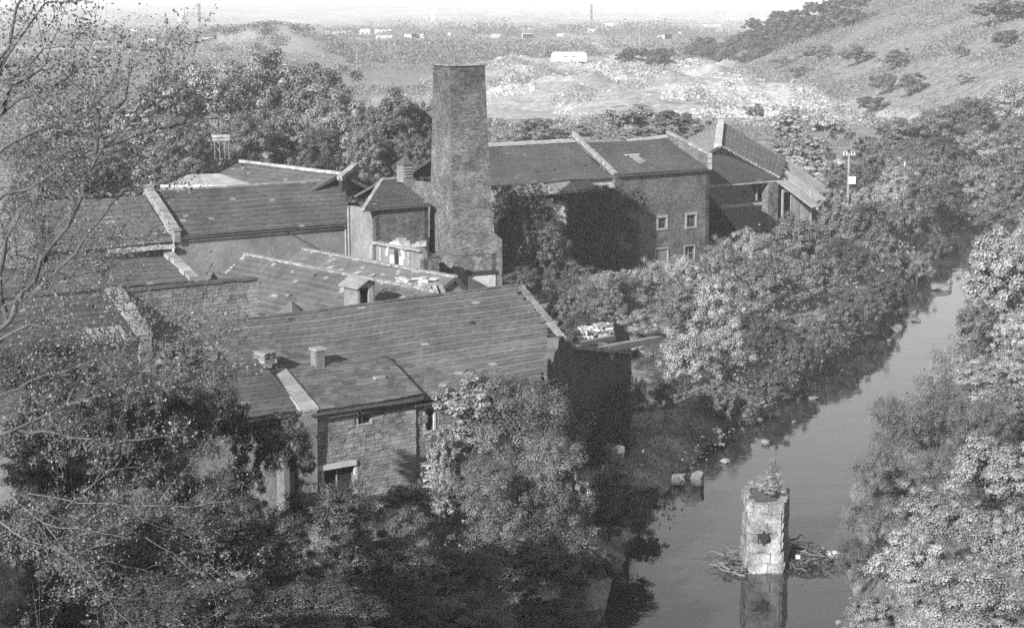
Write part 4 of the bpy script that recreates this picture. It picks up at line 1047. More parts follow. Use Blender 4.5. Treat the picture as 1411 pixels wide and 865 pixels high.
# V: lower house to the left
Y0 = T0-U*.65; t = thing('cottage', base(Y0-U*2), 'lower slate roofed cottage joined to the left of the stone house', 'house')
zv = zat(Y0, 567)
roof(at(Y0-U*9-V*.2, zv), at(Y0-V*.2, zv), at(Y0+V*(wT+.2), zat(Y0+V*wT, 497)), at(Y0-U*9+V*(wT+.2), zat(Y0+V*wT, 497)), t, 'slate_dark', sw=.44, ex=.27, limit=60)
roof(at(Y0+V*(wT*2+.2), zv), at(Y0-U*9+V*(wT*2+.2), zv), at(Y0-U*9+V*(wT+.2), zat(Y0+V*wT, 497)), at(Y0+V*(wT+.2), zat(Y0+V*wT, 497)), t, 'slate_dark', name='rear_roof')
gable(at(Y0-U*9, zv), at(Y0-U*9+V*(wT+.2), zat(Y0+V*wT, 497)), at(Y0-U*9+V*(wT*2+.2), zv), t, U)
wall(Y0-U*9+V*.1, U, 9, 2.5, zv-.1, .4, 'render', t, (), 'front_wall'); gutter(at(Y0-U*9-V*.28, zv-.06), at(Y0-V*.28, zv-.06), t)

# ------------------------------------------------------------------ river pier with drift wood
pc = hz(1055, 788, 0.0)
t = thing('bridge_pier', (pc.x, pc.y, 0), 'disused masonry bridge pier standing in the river with shrub on top', 'pier')
sc = pc.y/F
def pp(px, back): return Vector((pc.x+(px-1055)*sc, pc.y+back, 0))
plan = [pp(1031.5, .35), pp(1036, 0), pp(1076, .05), pp(1085, 1.2), pp(1097, 2.9), pp(1076, 3.9), pp(1040, 3.6), pp(1031.5, 2.6)]
ctr = sum(plan, Vector())/len(plan); Htop = 3.45
bb = MB(); nP = len(plan); ins = [ctr+(p-ctr)*.86 for p in plan]
lo = [at(p, -1.5) for p in ins]; hi = [at(p, Htop-.05) for p in ins]
for i in range(nP): j = (i+1) % nP; bb.poly([lo[i], lo[j], hi[j], hi[i]])
bb.poly(hi); bb.build('core', M['mortar'], t)
nc = 7; ch_ = Htop/nc
for c_i in range(-1, nc):
    grow = {-1: 1.16, 0: 1.12, 1: 1.06}.get(c_i, 1.0)*(1.0 if c_i < nc-1 else 1.03)
    for i in range(nP):
        p, q = [ctr+(x-ctr)*grow for x in (plan[i], plan[(i+1) % nP])]
        L = (q-p).length; n = max(1, round(L/.72)); d_ = (q-p).normalized(); o_ = Vector((d_.y, -d_.x, 0))
        off = .25 if (c_i % 2 and n > 1) else 0
        cuts = [0]+[(k+off)/n for k in range(1, n)]+[1]
        for a, b_ in zip(cuts[:-1], cuts[1:]):
            m_ = p.lerp(q, (a+b_)/2); px_ = CX+F*(m_.x)/(m_.y)
            if i == 1 and c_i in (2, 3) and abs((a+b_)/2-.42) < .2 and c_i == 3: continue
            if c_i == nc-1 and random.random() < .12: continue
            link('stone_block', stone_mesh('pier_stone', random.randrange(6)), t, mat=axes_matrix(d_*(L*(b_-a)*.985), -o_*.36, Z*ch_*.97, at(m_, ch_*(c_i+.5))-o_*.12))
bb = MB(); hc = pp(1051, -.14); q = [hc+Vector((dx, 0, 1.75+dz)) for dx, dz in ((-.27, .05), (-.02, -.38), (.27, -.02), (.02, .36), (0, 0))]
bb.hexa([q[0]+Vector((0, .12, 0)), q[1]+Vector((0, .12, 0)), q[2]+Vector((0, .12, 0)), q[3]+Vector((0, .12, 0))], [q[0], q[1], q[2], q[3]]); bb.build('hole_shade', M['dark'], t)  # flat dark plate stands in for the shade of a recess
tree(1060, 674, 26, 18, pc.y+1.3, 'midl', 'young leafy shrub growing on top of the river pier', 'shrub', 'shrub', base=Htop-.05)
tree(1066, 650, 8, 17, pc.y+2.2, 'midl', 'tall thin seedling rising above the shrub on the pier', 'seedling', 'seedling', base=Htop-.05)
t = thing('driftwood_raft', (pc.x+2, pc.y+1, 0), 'tangle of drift branches and flotsam caught around the pier foot', 'driftwood')
for i in range(140):
    side = random.random() < .66
    cx_ = pc.x+(random.uniform(1.0, 3.3) if side else random.uniform(-1.9, -.8)); cy_ = pc.y+random.gauss(1.8 if side else .8, 1.1)
    an = random.uniform(0, 3.14); L = random.uniform(.4, 1.7); bb = MB(); o = Vector((cx_, cy_, random.uniform(0, .35)*(1 if side else .8)))
    pts = [o+Vector((math.cos(an+.25*k*random.uniform(-1, 1)), math.sin(an), random.uniform(-.1, .35)))*L*(k/4) for k in range(5)]
    r_ = random.uniform(.015, .07); bb.tube(pts, [r_, r_*.9, r_*.7, r_*.5, r_*.2], 5); bb.build('branch', M['twig_pale' if random.random() < .35 else 'bark'], t)
n = 2600; P = np.stack([rng.normal(pc.x+2.1, .75, n), rng.normal(pc.y+1.9, .8, n), np.abs(rng.normal(0, .16, n))+.02], 1)
tag(link('leaf_litter', leaf_mesh('litter', M['leaf_dark'], P, rng.normal(size=(n, 3))+[0, 0, 1], .16, .6), t), kind='stuff')
c = hy(1149, 746, pc.y+2.6); bb = MB(); c.z = .12
t = thing('floating_box', (c.x, c.y, 0), 'small white box floating at the right end of the driftwood', 'box'); bb.box(at(c, 0), Vector((.3, .05, 0)), Vector((-.03, .2, 0)), .28); bb.build('box', M['white'], t)
c = hy(1100, 742, pc.y+1.2); t = thing('white_scrap', (c.x, c.y, .2), 'tiny white scrap caught in the driftwood beside the pier', 'scrap'); bb = MB(); bb.box(at(c, .35), Vector((.1, 0, 0)), Vector((0, .1, 0)), .16); bb.build('scrap', M['white'], t)

# ------------------------------------------------------------------ rocks on the bank
def rock(px, py, wpx, hpx, label, seed):
    c = hz(px, py+hpx*.5, .0); k = c.y/F; r = np.random.default_rng(seed)
    import bmesh
    bm = bmesh.new(); bmesh.ops.create_icosphere(bm, subdivisions=2, radius=1)
    for v in bm.verts:
        s = 1+.28*math.sin(v.co.x*3+seed)*math.cos(v.co.y*2.3+seed)+r.normal()*.13; v.co = v.co*s
        v.co.z = min(v.co.z, .8)
    me = bpy.data.meshes.new('rock'); bm.to_mesh(me); bm.free(); me.materials.append(M['rock'])
    o = link('rock', me, None, (c.x, c.y, hpx*k*.35)); o.scale = (wpx*k*.42, wpx*k*.34, hpx*k*.5); o.rotation_euler = (0, .1, seed)
    return tag(o, label, 'rock')
rock(962, 654, 26, 30, 'large pale angular boulder at the water edge below leafy bank', 1)
rock(935, 657, 24, 22, 'smaller striped boulder just left of the large pale one', 2)
rock(1121, 547, 16, 5, 'flat pale stone in the dark shaded water', 3)
rock(1094, 580, 9, 5, 'tiny stone in shaded water nearest the flat pale stone', 4)
rock(1055, 607, 16, 9, 'grey stone at bank foot upstream of the boulders', 5)
rock(1262, 440, 14, 5, 'light flat stone on the far left bank bend', 6)
rock(1236, 450, 22, 14, 'light broken slab on left bank before the river bend', 7)
rock(1225, 468, 9, 6, 'small white stone beside the broken slab on left bank', 8)
rock(1000, 633, 14, 9, 'dull stone half hidden right of the large pale boulder', 9)
rock(828, 752, 14, 9, 'pale stone in shadow at the lower left water edge', 10)
rock(1295, 393, 34, 12, 'gravel bar stone at the head of the bright reach', 12)

# ------------------------------------------------------------------ utility poles
def pole(px, ptop, pbase, D, label, box=False, wide=9):
    c = hy(px, pbase, D); k = D/F; z1 = zat(c, ptop); t = thing('utility_pole', (c.x, c.y, c.z-1), label, 'pole')
    bb = MB(); bb.tube([c-Z*3, at(c, z1)], [.16, .11], 7); bb.build('mast', M['coping' if box else 'far_build'], t)
    if wide: bb = MB(); bb.beam(at(c, z1-.2)-Vector((wide*k, 0, 0)), at(c, z1-.2)+Vector((wide*k, .0, 0)), .16, .16); bb.build('crossarm', M['coping'], t)
    if box:
        for dx in (-.8, -.35, .35, .8): bb = MB(); bb.box(at(c, z1-.12)+Vector((dx*wide*k, 0, 0)), Vector((.05, 0, 0)), Vector((0, .05, 0)), .3); bb.build('insulator', M['white'], t)
        bb = MB(); bb.box(Vector((c.x+.35, c.y-.25, zat(c, 253))), Vector((4.6*k, 0, 0)), Vector((0, .3, 0)), 10*k); bb.build('transformer_box', M['white'], t)
        bb = MB(); bb.beam(Vector((c.x-.1, c.y-.2, zat(c, 240))), Vector((c.x+.7, c.y-.2, zat(c, 240))), .12, .1); bb.build('bracket', M['iron'], t)
pole(1168, 211, 285, 215, 'wooden utility pole with crossarm and white transformer box', True)
pole(492, 69, 99, 640, 'pale thin pole in the field left of the chimney top', wide=0)
pole(130, 83, 108, 560, 'pale thin pole far left behind bare branches', wide=2)
pole(881, 38, 66, 1000, 'thin distant pole rising over the dark long shed', wide=0)
pole(332, 8, 22, 1500, 'slim mast above the grassy mound', wide=0)
pole(260, 0, 34, 1500, 'tallest slim mast left of the small works chimney', wide=0)

# ------------------------------------------------------------------ things in the fields
c = gp(784, 87); k = c.y/F; zb_ = c.z
t = thing('white_trailer', (c.x, c.y, c.z), 'long white round roofed trailer alone in the hazy field', 'trailer')
bb = MB(); a = 24*k; hh = 13*k; prof = [(-1, 0), (-1, .7), (-.93, .93), (-.8, 1), (.8, 1), (.93, .93), (1, .7), (1, 0)]
for i in range(len(prof)): 
    pass
f_ = [Vector((c.x+x*a, c.y-1.3, zb_+.5+y*hh)) for x, y in prof]; r_ = [p+Vector((0, 2.6, 0)) for p in f_]
bb.poly(f_[::-1]); bb.poly(r_)
for i in range(len(f_)): j = (i+1) % len(f_); bb.poly([f_[i], f_[j], r_[j], r_[i]])
bb.build('body', M['white'], t)
for x in (-.2, .25): bb = MB(); bb.box(Vector((c.x+x*a, c.y-1.33, zb_+.5+hh*.5)), Vector((a*.12, 0, 0)), Vector((0, .03, 0)), hh*.12); bb.build('window', M['dark'], t)
for x in (-.6, .55, .7): bb = MB(); bb.box(Vector((c.x+x*a, c.y-1.2, zb_)), Vector((.45, 0, 0)), Vector((0, .15, 0)), .6); bb.build('wheel', M['dark'], t)
def gabled(name, px, py, wpx, hpx, D, label, cat, mat='far_build', roofm='slate', group=None, dep=8):
    c = gp(px, py); D = c.y; k = D/F; a = wpx*k/2; h = hpx*k; t = thing(name, (c.x, c.y, c.z), label, cat, group)
    b0 = Vector((c.x, c.y, c.z-6)); bb = MB(); bb.box(b0, Vector((a, 0, 0)), Vector((0, dep/2, 0)), 6+h*.62); bb.build('walls', M[mat], t)
    bb = MB(); e = [Vector((c.x+sx*a*1.04, c.y+sy*dep*.54, c.z+h*.62)) for sx, sy in ((-1, -1), (1, -1), (1, 1), (-1, 1))]
    r0, r1 = Vector((c.x-a*.98, c.y, c.z+h)), Vector((c.x+a*.98, c.y, c.z+h))
    bb.poly([e[0], e[1], r1, r0]); bb.poly([e[2], e[3], r0, r1]); bb.poly([e[1], e[2], r1]); bb.poly([e[3], e[0], r0]); bb.poly(e[::-1]); bb.build('roof', M[roofm], t)
    return t
gabled('far_works', 270, 32, 24, 15, 1450, 'small dim works building below the far left chimney', 'building', 'brick_dark')
gabled('mound_hut', 288, 54, 16, 6, 700, 'half collapsed hut at the left foot of the grassy mound', 'hut', 'timber', 'slate')
gabled('far_farm', 140, 60, 24, 6, 800, 'long pale farm shed in scrub at far left', 'shed', 'far_build', 'slate')
gabled('hill_cottage', 980, 38, 26, 6, 1350, 'white cottage at the left foot of the wooded ridge', 'house', 'white')
gabled('ridge_terrace', 1010, 28, 18, 5, 1700, 'small pale terrace above the white cottage', 'house', 'white')
def stackfar(px, top, bot, wpx, D, label, mat='brick_dark', name='far_chimney', cat='chimney'):
    c = hy(px, bot, D); k = D/F; z1 = zat(c, top); t = thing(name, (c.x, c.y, c.z), label, cat); bb = MB()
    a = wpx*k/2; bb.hexa([Vector((c.x+x*a, c.y+y*a, c.z-8)) for x, y in ((-1, -1), (1, -1), (1, 1), (-1, 1))], [Vector((c.x+x*a*.8, c.y+y*a*.8, z1)) for x, y in ((-1, -1), (1, -1), (1, 1), (-1, 1))]); bb.build('shaft', M[mat], t)
    bb = MB(); bb.box(Vector((c.x, c.y, z1)), Vector((a, 0, 0)), Vector((0, a, 0)), 1); bb.build('cap', M[mat], t)
stackfar(815, 8, 32, 3.6, 1700, 'lone works chimney on the hazy horizon above the trailer')
stackfar(275, 7, 34, 3.4, 1450, 'works chimney on the horizon at far left')
stackfar(597, 8, 26, 6, 3200, 'pale tower block in haze behind the main chimney', 'far_build', 'tower_block', 'tower')
stackfar(250, 12, 22, 9, 2600, 'pale square water tower at far left horizon', 'far_build', 'water_tower', 'tower')
stackfar(904, 10, 25, 3, 3000, 'faint church tower at right of the hazy town', 'far_build', 'church_tower', 'tower')
for i in range(80):
    px = random.uniform(330, 930) if i % 5 else random.uniform(20, 250); D = random.choice((1250, 1500, 1850, 2300, 2900)); c_ = hy(px, 30, D); zg = gz(c_.x, c_.y); 
    k = D/F; py_ = CY+F*((CAMZ-zg-0)/D*1.0-math.tan(PITCH))/1.0
    rr_ = hy(px, 100, D); lo_, hi_ = 0, 200
    for _ in range(30):
        md = (lo_+hi_)/2
        if hy(px, md, D).z > zg: lo_ = md
        else: hi_ = md
    if gp(px, lo_).y < 1150: continue
    gabled('town_house', px, lo_, random.uniform(7, 26)*1300/D+3, random.uniform(5, 9)*1500/D+2, D, 'tiny gabled house lost in the hazy town', 'house', random.choice(('far_build', 'white', 'brick_dark', 'brick_dark')), group='houses of the hazy town')
# timber frame behind the trees at left
c = hy(305, 212, 205); k = 205/F; t = thing('timber_frame', tuple(c), 'old timber staging frame standing among trees behind corrugated roof', 'frame')
for px in (296, 303, 310, 315.5): bb = MB(); q = hy(px, 214, 205); bb.beam(q-Z*.4, at(q, zat(q, 188)), .10, .10); bb.build('post', M['bark_pale'], t)
for py in (187, 192): bb = MB(); bb.beam(hy(292, py+1, 205), hy(317, py, 205), .2, .28); bb.build('beam', M['timber'], t)
c = hy(1245, 205, 262)
for i, (px, py, wd, h, D, lb) in enumerate(((1231, 262, 6, 4, 235, 'crooked white post stub in scrub right of the utility pole'), (1215, 283, 4, 9, 222, 'short white marker leaning by the river path'), (1245, 229, 4, 6, 260, 'small white bird shaped marker on the wooded slope'))):
    c = hy(px, py, D); k = D/F; t = thing('white_marker', tuple(c-Z*1), lb, 'marker'); bb = MB(); bb.beam(c-Z*.8, c+Z*h*k+Vector((.2, 0, 0)), wd*k*.5, .15); bb.build('post', M['white'], t)

# ------------------------------------------------------------------ trees and shrubs
G1_ = 'trees of the belt behind the sheds'
T = tree
# belt behind the factory
for a in ((300, 150, 62, 62, 232, 'midl', 'broad pale tree behind the corrugated roof, left of the belt'),
          (365, 138, 62, 66, 240, 'midl', 'tallest windswept tree of the belt under the grassy mound'),
          (425, 150, 56, 60, 236, 'mid', 'round tree of the belt right of the tallest windswept one'),
          (470, 172, 46, 48, 230, 'midl', 'pale tree of the belt above the end coping of the rear shed'),
          (398, 196, 46, 38, 222, 'mid', 'low dark tree right above the pale ridge of the rear shed'),
          (340, 196, 38, 36, 215, 'mid', 'low tree beside the timber staging frame'),
          (444, 208, 34, 26, 212, 'midd', 'small dark bush tree above the rear shed ridge middle'),
          (540, 182, 46, 46, 214, 'mid', 'round tree just left of the factory chimney'),
          (588, 190, 36, 50, 218, 'mid', 'tree half hidden by the factory chimney'),
          (505, 205, 30, 32, 208, 'mid', 'small rounded tree left of the roof vent'),
          (575, 212, 28, 28, 205, 'midd', 'dark low tree above the roof vent'),
          (228, 150, 44, 50, 225, 'far', 'hazy tree behind the bare branches at left of the belt'),
          (180, 175, 40, 34, 215, 'farl', 'pale scrubby tree behind bare branches above the west shed'),
          (120, 185, 44, 30, 215, 'far', 'scrubby tree behind bare branches below the bright strip'),
          (60, 190, 46, 34, 210, 'farl', 'scrubby tree near the left edge below the bright strip'),
          (160, 222, 44, 26, 190, 'mid', 'bushy tree right behind the west shed ridge'),
          (60, 225, 50, 30, 190, 'mid', 'bushy tree at the left edge behind the west shed'),
          (250, 205, 40, 34, 205, 'mid', 'tree left of the timber staging frame'),
          (110, 240, 40, 22, 185, 'midd', 'dark bush between the west shed and left edge')): T(*a, group=None)
# scrub beyond the mill
for a in ((737, 182, 36, 18, 265, 'far', 'dark hump of scrub behind the left wing ridge of the mill'),
          (790, 186, 40, 14, 270, 'farl', 'low scrub behind the mill roof peak'),
          (868, 170, 52, 22, 285, 'farl', 'wide scrub patch behind the right mill roof'),
          (930, 172, 40, 20, 280, 'far', 'scrub between mill roof and open shed roof'),
          (1040, 158, 16, 14, 300, 'far', 'round bush above the open shed ridge'),
          (1085, 172, 30, 18, 280, 'farl', 'pale bush right of the open shed roof'),
          (1140, 178, 30, 22, 270, 'farl', 'pale shrub on the path right of the open shed'),
          (1110, 205, 30, 20, 250, 'farl', 'pale shrub just above the broken lean-to'),
          (1147, 190, 6, 9, 240, 'fard', 'tiny dark bush above the utility pole crossarm, left'),
          (1170, 190, 8, 9, 240, 'fard', 'tiny dark bush above the utility pole crossarm, right')): T(*a, cat='shrub', name='shrub')
# bushes on the far hillside
for a in ((1217, 122, 17, 17, 395, 'fard', 'dark round bush beside the track end at the hill foot'),
          (1255, 120, 24, 17, 400, 'far', 'grey bush right of the dark round one at the hill foot'),
          (1200, 147, 24, 14, 350, 'fard', 'low dark bush below the track end'),
          (1130, 76, 26, 12, 560, 'far', 'bush on the hillside, left of the middle row'),
          (1180, 80, 30, 14, 520, 'far', 'widest bush of the middle hillside row'),
          (1235, 86, 30, 14, 480, 'far', 'bush on the hillside, right of the middle row'),
          (1078, 88, 20, 8, 600, 'far', 'small bush low on the hillside left of the row'),
          (1103, 100, 20, 8, 540, 'far', 'small bush just above the pale track'),
          (1384, 57, 24, 15, 420, 'far', 'isolated round bush high on the right hillside'),
          (1375, 20, 36, 20, 450, 'far', 'bush group at the top right corner of the hillside'),
          (1325, 75, 12, 9, 430, 'far', 'little bush in grass left of the isolated round bush'),
          (1330, 110, 20, 9, 390, 'farl', 'small pale bush in the middle of the hillside grass')): T(*a, cat='shrub', name='shrub')
q_ = gp(890, 86)
for i, px in enumerate((866, 884, 903, 918)): T(px, 76, 15, 9, q_.y, 'fard', ('first dark clump of the clipped hedge right of the white trailer', 'second dark clump of the hedge right of the trailer', 'third dark clump of the hedge right of the trailer', 'last dark clump of the hedge, farthest right of the trailer')[i], 'hedge', 'hedge', 'dark hedge right of the trailer')
for i, (px, py) in enumerate(((955, 76), (975, 72), (995, 70), (1012, 60), (1030, 54), (1050, 46), (1068, 38), (1086, 32), (1104, 24), (1122, 15), (1142, 11), (1165, 7), (1185, 6), (968, 62), (1040, 38), (1075, 26))):
    T(px, py, 18, 12, 800-i*8 if i < 13 else 800, 'fard', 'dark tree in the skyline wood along the right hill ridge', group='trees of the skyline wood')
# wooded slope at right
k0 = (((1390, 150, 40, 34, 330, 'midl'), 'highest pale tree of the right wood'), ((1335, 165, 38, 30, 325, 'mid'), 'dark tree left of the highest pale one in the right wood'),
      ((1285, 178, 36, 26, 320, 'mid'), 'round tree at the left upper edge of the right wood'), ((1240, 185, 32, 22, 315, 'far'), 'small tree under the dark hill foot bushes'),
      ((1400, 205, 36, 34, 290, 'mid'), 'tree at the right edge, middle of the right wood'), ((1350, 212, 38, 30, 285, 'midl'), 'pale tree with horizontal boughs in the right wood'),
      ((1300, 215, 34, 28, 280, 'midd'), 'darkest tree in the middle of the right wood'), ((1255, 222, 30, 26, 275, 'mid'), 'rounded tree above the white bird marker'),
      ((1212, 222, 26, 26, 265, 'mid'), 'tree right of the utility pole top'), ((1190, 255, 26, 34, 232, 'midd'), 'dark tree directly behind the transformer box'),
      ((1395, 262, 40, 36, 250, 'mid'), 'tree at the right edge above the big river tree'), ((1340, 265, 40, 34, 248, 'midl'), 'pale tree above the river bend'),
      ((1285, 268, 36, 32, 245, 'mid'), 'rounded tree left above the river bend'), ((1235, 265, 28, 30, 240, 'midl'), 'pale bush among the white markers'),
      ((1370, 305, 36, 30, 232, 'mid'), 'tree overhanging the river head at right'), ((1150, 250, 16, 24, 238, 'far'), 'small tree between lean-to and utility pole'),
      ((1195, 205, 22, 18, 275, 'far'), 'bush above and right of the pole crossarm'))
for a, lb in k0: T(*a, lb)
# left bank, from the far bend to the ruin
for a in ((1300, 322, 34, 26, 238, 'midd', 'dark tree at the far end of the left bank by the river head'),
          (1262, 322, 34, 32, 228, 'mid', 'tree on left bank behind the far bend'),
          (1222, 330, 34, 34, 222, 'midl', 'pale bank tree below the white markers'),
          (1182, 335, 34, 36, 216, 'midl', 'pale bushy tree under the utility pole'),
          (1142, 356, 30, 24, 212, 'midl', 'light feathery bush below the white railing'),
          (1262, 372, 24, 36, 214, 'midd', 'dark bank tree with its foot in the far bend'),
          (1240, 395, 32, 40, 206, 'mid', 'bank tree leaning over the broken slab'),
          (1195, 388, 36, 40, 202, 'midd', 'dark tree on left bank beside the broken slab'),
          (1150, 402, 40, 42, 196, 'mid', 'large bank tree in the middle of the left bank'),
          (1095, 392, 32, 24, 200, 'mid', 'round tree in front of the lean-to'),
          (1050, 392, 26, 16, 200, 'midl', 'pale bush in front of the dark shed opening'),
          (1205, 440, 30, 34, 186, 'mid', 'bank tree drooping to the water above the small white stone'),
          (1160, 465, 36, 38, 176, 'midd', 'dark drooping tree on the shaded bank'),
          (1100, 440, 44, 44, 184, 'mid', 'dense crown right of the feathery riverside trees'),
          (1035, 430, 36, 36, 184, 'midl', 'tree with pale upright sprays right of the mill corner'),
          (990, 412, 30, 34, 178, 'midl', 'feathery pale tree below the right mill windows'),
          (940, 428, 34, 32, 170, 'midl', 'feathery tree under the dark mill window'),
          (893, 425, 30, 34, 164, 'midl', 'soft light tree at the foot of the ivy wall'),
          (850, 428, 30, 34, 158, 'bush', 'soft grey bush left of the light tree under the ivy wall'),
          (812, 428, 34, 36, 152, 'bush', 'grey bush filling the gap right of the main roof end'),
          (790, 385, 18, 24, 165, 'bush', 'small bush in the dark corner under the mill'),
          (1115, 500, 42, 40, 164, 'mid', 'large shaded bank tree above the flat pale stone'),
          (1050, 490, 42, 44, 158, 'mid', 'large round tree right of the bright riverside tree'),
          (985, 475, 44, 46, 150, 'midl', 'bright full tree at the centre of the left bank'),
          (925, 470, 34, 36, 150, 'mid', 'tree behind the long beam end'),
          (930, 520, 34, 26, 136, 'mid', 'low tree right of the ruined wall foot'),
          (1045, 555, 40, 36, 140, 'midd', 'dark low tree on the bank behind the boulder pair'),
          (1070, 540, 28, 26, 146, 'mid', 'outermost bush over the shaded water'),
          (995, 550, 44, 44, 132, 'midl', 'big layered tree drooping over the pale boulder'),
          (945, 575, 44, 50, 126, 'midl', 'big bright layered tree right of the ruin'),
          (915, 612, 24, 34, 118, 'bush', 'pale grassy bush beside the stone abutment'),
          (985, 610, 34, 26, 122, 'mid', 'bush right above the large pale boulder'),
          (880, 590, 14, 40, 116, 'bush', 'thin dark bush against the ruined wall')): T(*a)
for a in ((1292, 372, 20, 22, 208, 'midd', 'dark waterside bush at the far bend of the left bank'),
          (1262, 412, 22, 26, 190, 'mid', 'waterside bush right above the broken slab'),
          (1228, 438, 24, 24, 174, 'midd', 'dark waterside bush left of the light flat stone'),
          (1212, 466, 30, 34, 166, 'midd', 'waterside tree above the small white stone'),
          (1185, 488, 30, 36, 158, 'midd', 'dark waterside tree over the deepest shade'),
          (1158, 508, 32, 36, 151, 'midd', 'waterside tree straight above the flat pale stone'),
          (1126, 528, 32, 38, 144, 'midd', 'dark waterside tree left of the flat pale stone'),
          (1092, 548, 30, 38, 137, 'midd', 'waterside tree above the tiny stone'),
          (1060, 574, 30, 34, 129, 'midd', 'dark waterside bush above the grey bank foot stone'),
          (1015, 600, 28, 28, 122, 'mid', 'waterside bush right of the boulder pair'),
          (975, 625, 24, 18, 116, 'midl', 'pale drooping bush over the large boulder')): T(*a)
for a in ((882, 452, 34, 24, 141, 'midl', 'pale bush filling the gap above the long beam'),
          (842, 432, 30, 26, 143, 'mid', 'bush rising behind the pale heap of fallen stone'),
          (908, 488, 26, 18, 130, 'bush', 'low bush past the tip of the long beam'),
          (778, 426, 26, 24, 143, 'mid', 'bush at the broken end of the main ridge'),
          (826, 402, 34, 26, 155, 'midl', 'pale bush under the shaded mill wall, right of the chimney'),
          (862, 396, 26, 24, 160, 'midl', 'pale bush at the lower corner of the shaded mill wall'),
          (800, 450, 26, 16, 134, 'midd', 'low dark bush behind the verge of the main roof')): T(*a, cat='shrub', name='shrub')
# ivy and growth on the chimney side and mill corner
for a in ((706, 330, 24, 52, 158, 'midd', 'dark ivy clad tree right of the chimney base'),
          (760, 352, 30, 40, 160, 'midd', 'dark bush at the foot of the whitewashed wall'),
          (722, 392, 26, 26, 140, 'midd', 'dark bush behind the main ridge end'),
          (795, 400, 34, 30, 158, 'midd', 'dark bush in the chimney shadow')): T(*a, cat='shrub', name='shrub')
# trees by the stone house
for a in ((648, 562, 58, 42, 86, 'silver', 'silvery leaved tree shining beside the stone house corner'),
          (607, 632, 22, 40, 83.5, 'silver', 'silvery column of leaves hard against the house corner'),
          (708, 592, 80, 84, 86, 'bush', 'full fine leaved grey tree right of the silvery one'),
          (752, 668, 70, 68, 84, 'bush', 'spreading fine leaved tree above the shaded water edge'),
          (665, 684, 62, 56, 81, 'bush', 'fine leaved bush below the silvery column'),
          (790, 700, 32, 42, 84, 'silver', 'small light shrub beside the shaded river edge'),
          (840, 690, 44, 40, 92, 'midd', 'dark bush under the ruined wall in shade'),
          (885, 700, 34, 28, 98, 'midd', 'dark low bush at shaded water edge left of the boulders'),
          (560, 700, 50, 34, 78, 'midd', 'dark bush under the house wall')): T(*a)
# right bank
for a in ((1385, 395, 64, 72, 128, 'big', 'large layered tree over the bright reach, right bank'),
          (1345, 455, 34, 34, 124, 'mid', 'lower bough tree at the foot of the large layered one'),
          (1400, 470, 30, 40, 118, 'big', 'tree at right edge below the large layered one'),
          (1303, 500, 30, 28, 112, 'tuft', 'spiky reed like bush at the bright water edge'),
          (1345, 520, 36, 24, 106, 'midl', 'low bush right of the spiky reed bush'),
          (1395, 530, 30, 24, 100, 'farl', 'pale grassy bush at the right edge, middle height'),
          (1300, 575, 50, 48, 92, 'bush', 'upper dense fine leaved bush of the right bank'),
          (1240, 610, 46, 60, 88, 'bush', 'dense dark bush leaning over the river opposite the pier'),
          (1210, 665, 44, 52, 84, 'bush', 'dark fine leaved bush nearest the floating box'),
          (1350, 600, 50, 50, 84, 'bush', 'grey bush behind the bright brambles'),
          (1290, 670, 56, 50, 76, 'bush', 'grey bush in the middle of the right bank'),
          (1395, 570, 40, 40, 88, 'mid', 'bush at the right edge above the brambles')): T(*a)
for a in ((1370, 665, 66, 62, 50, 'nearb', 'bright large leaved bramble thicket at right edge'),
          (1300, 730, 60, 56, 46, 'nearb', 'bright bramble thicket left of the right edge one'),
          (1390, 770, 70, 70, 42, 'nearb', 'bright bramble thicket nearest the lower right corner'),
          (1262, 800, 70, 62, 41, 'nearb', 'bright bramble spreading to the water at bottom right'),
          (1330, 840, 80, 60, 38, 'nearb', 'bright bramble along the bottom edge at right'),
          (1200, 855, 44, 40, 41, 'nearb', 'low bright bramble at the bottom beside the water')): T(*a, cat='bramble', name='bramble_bush')
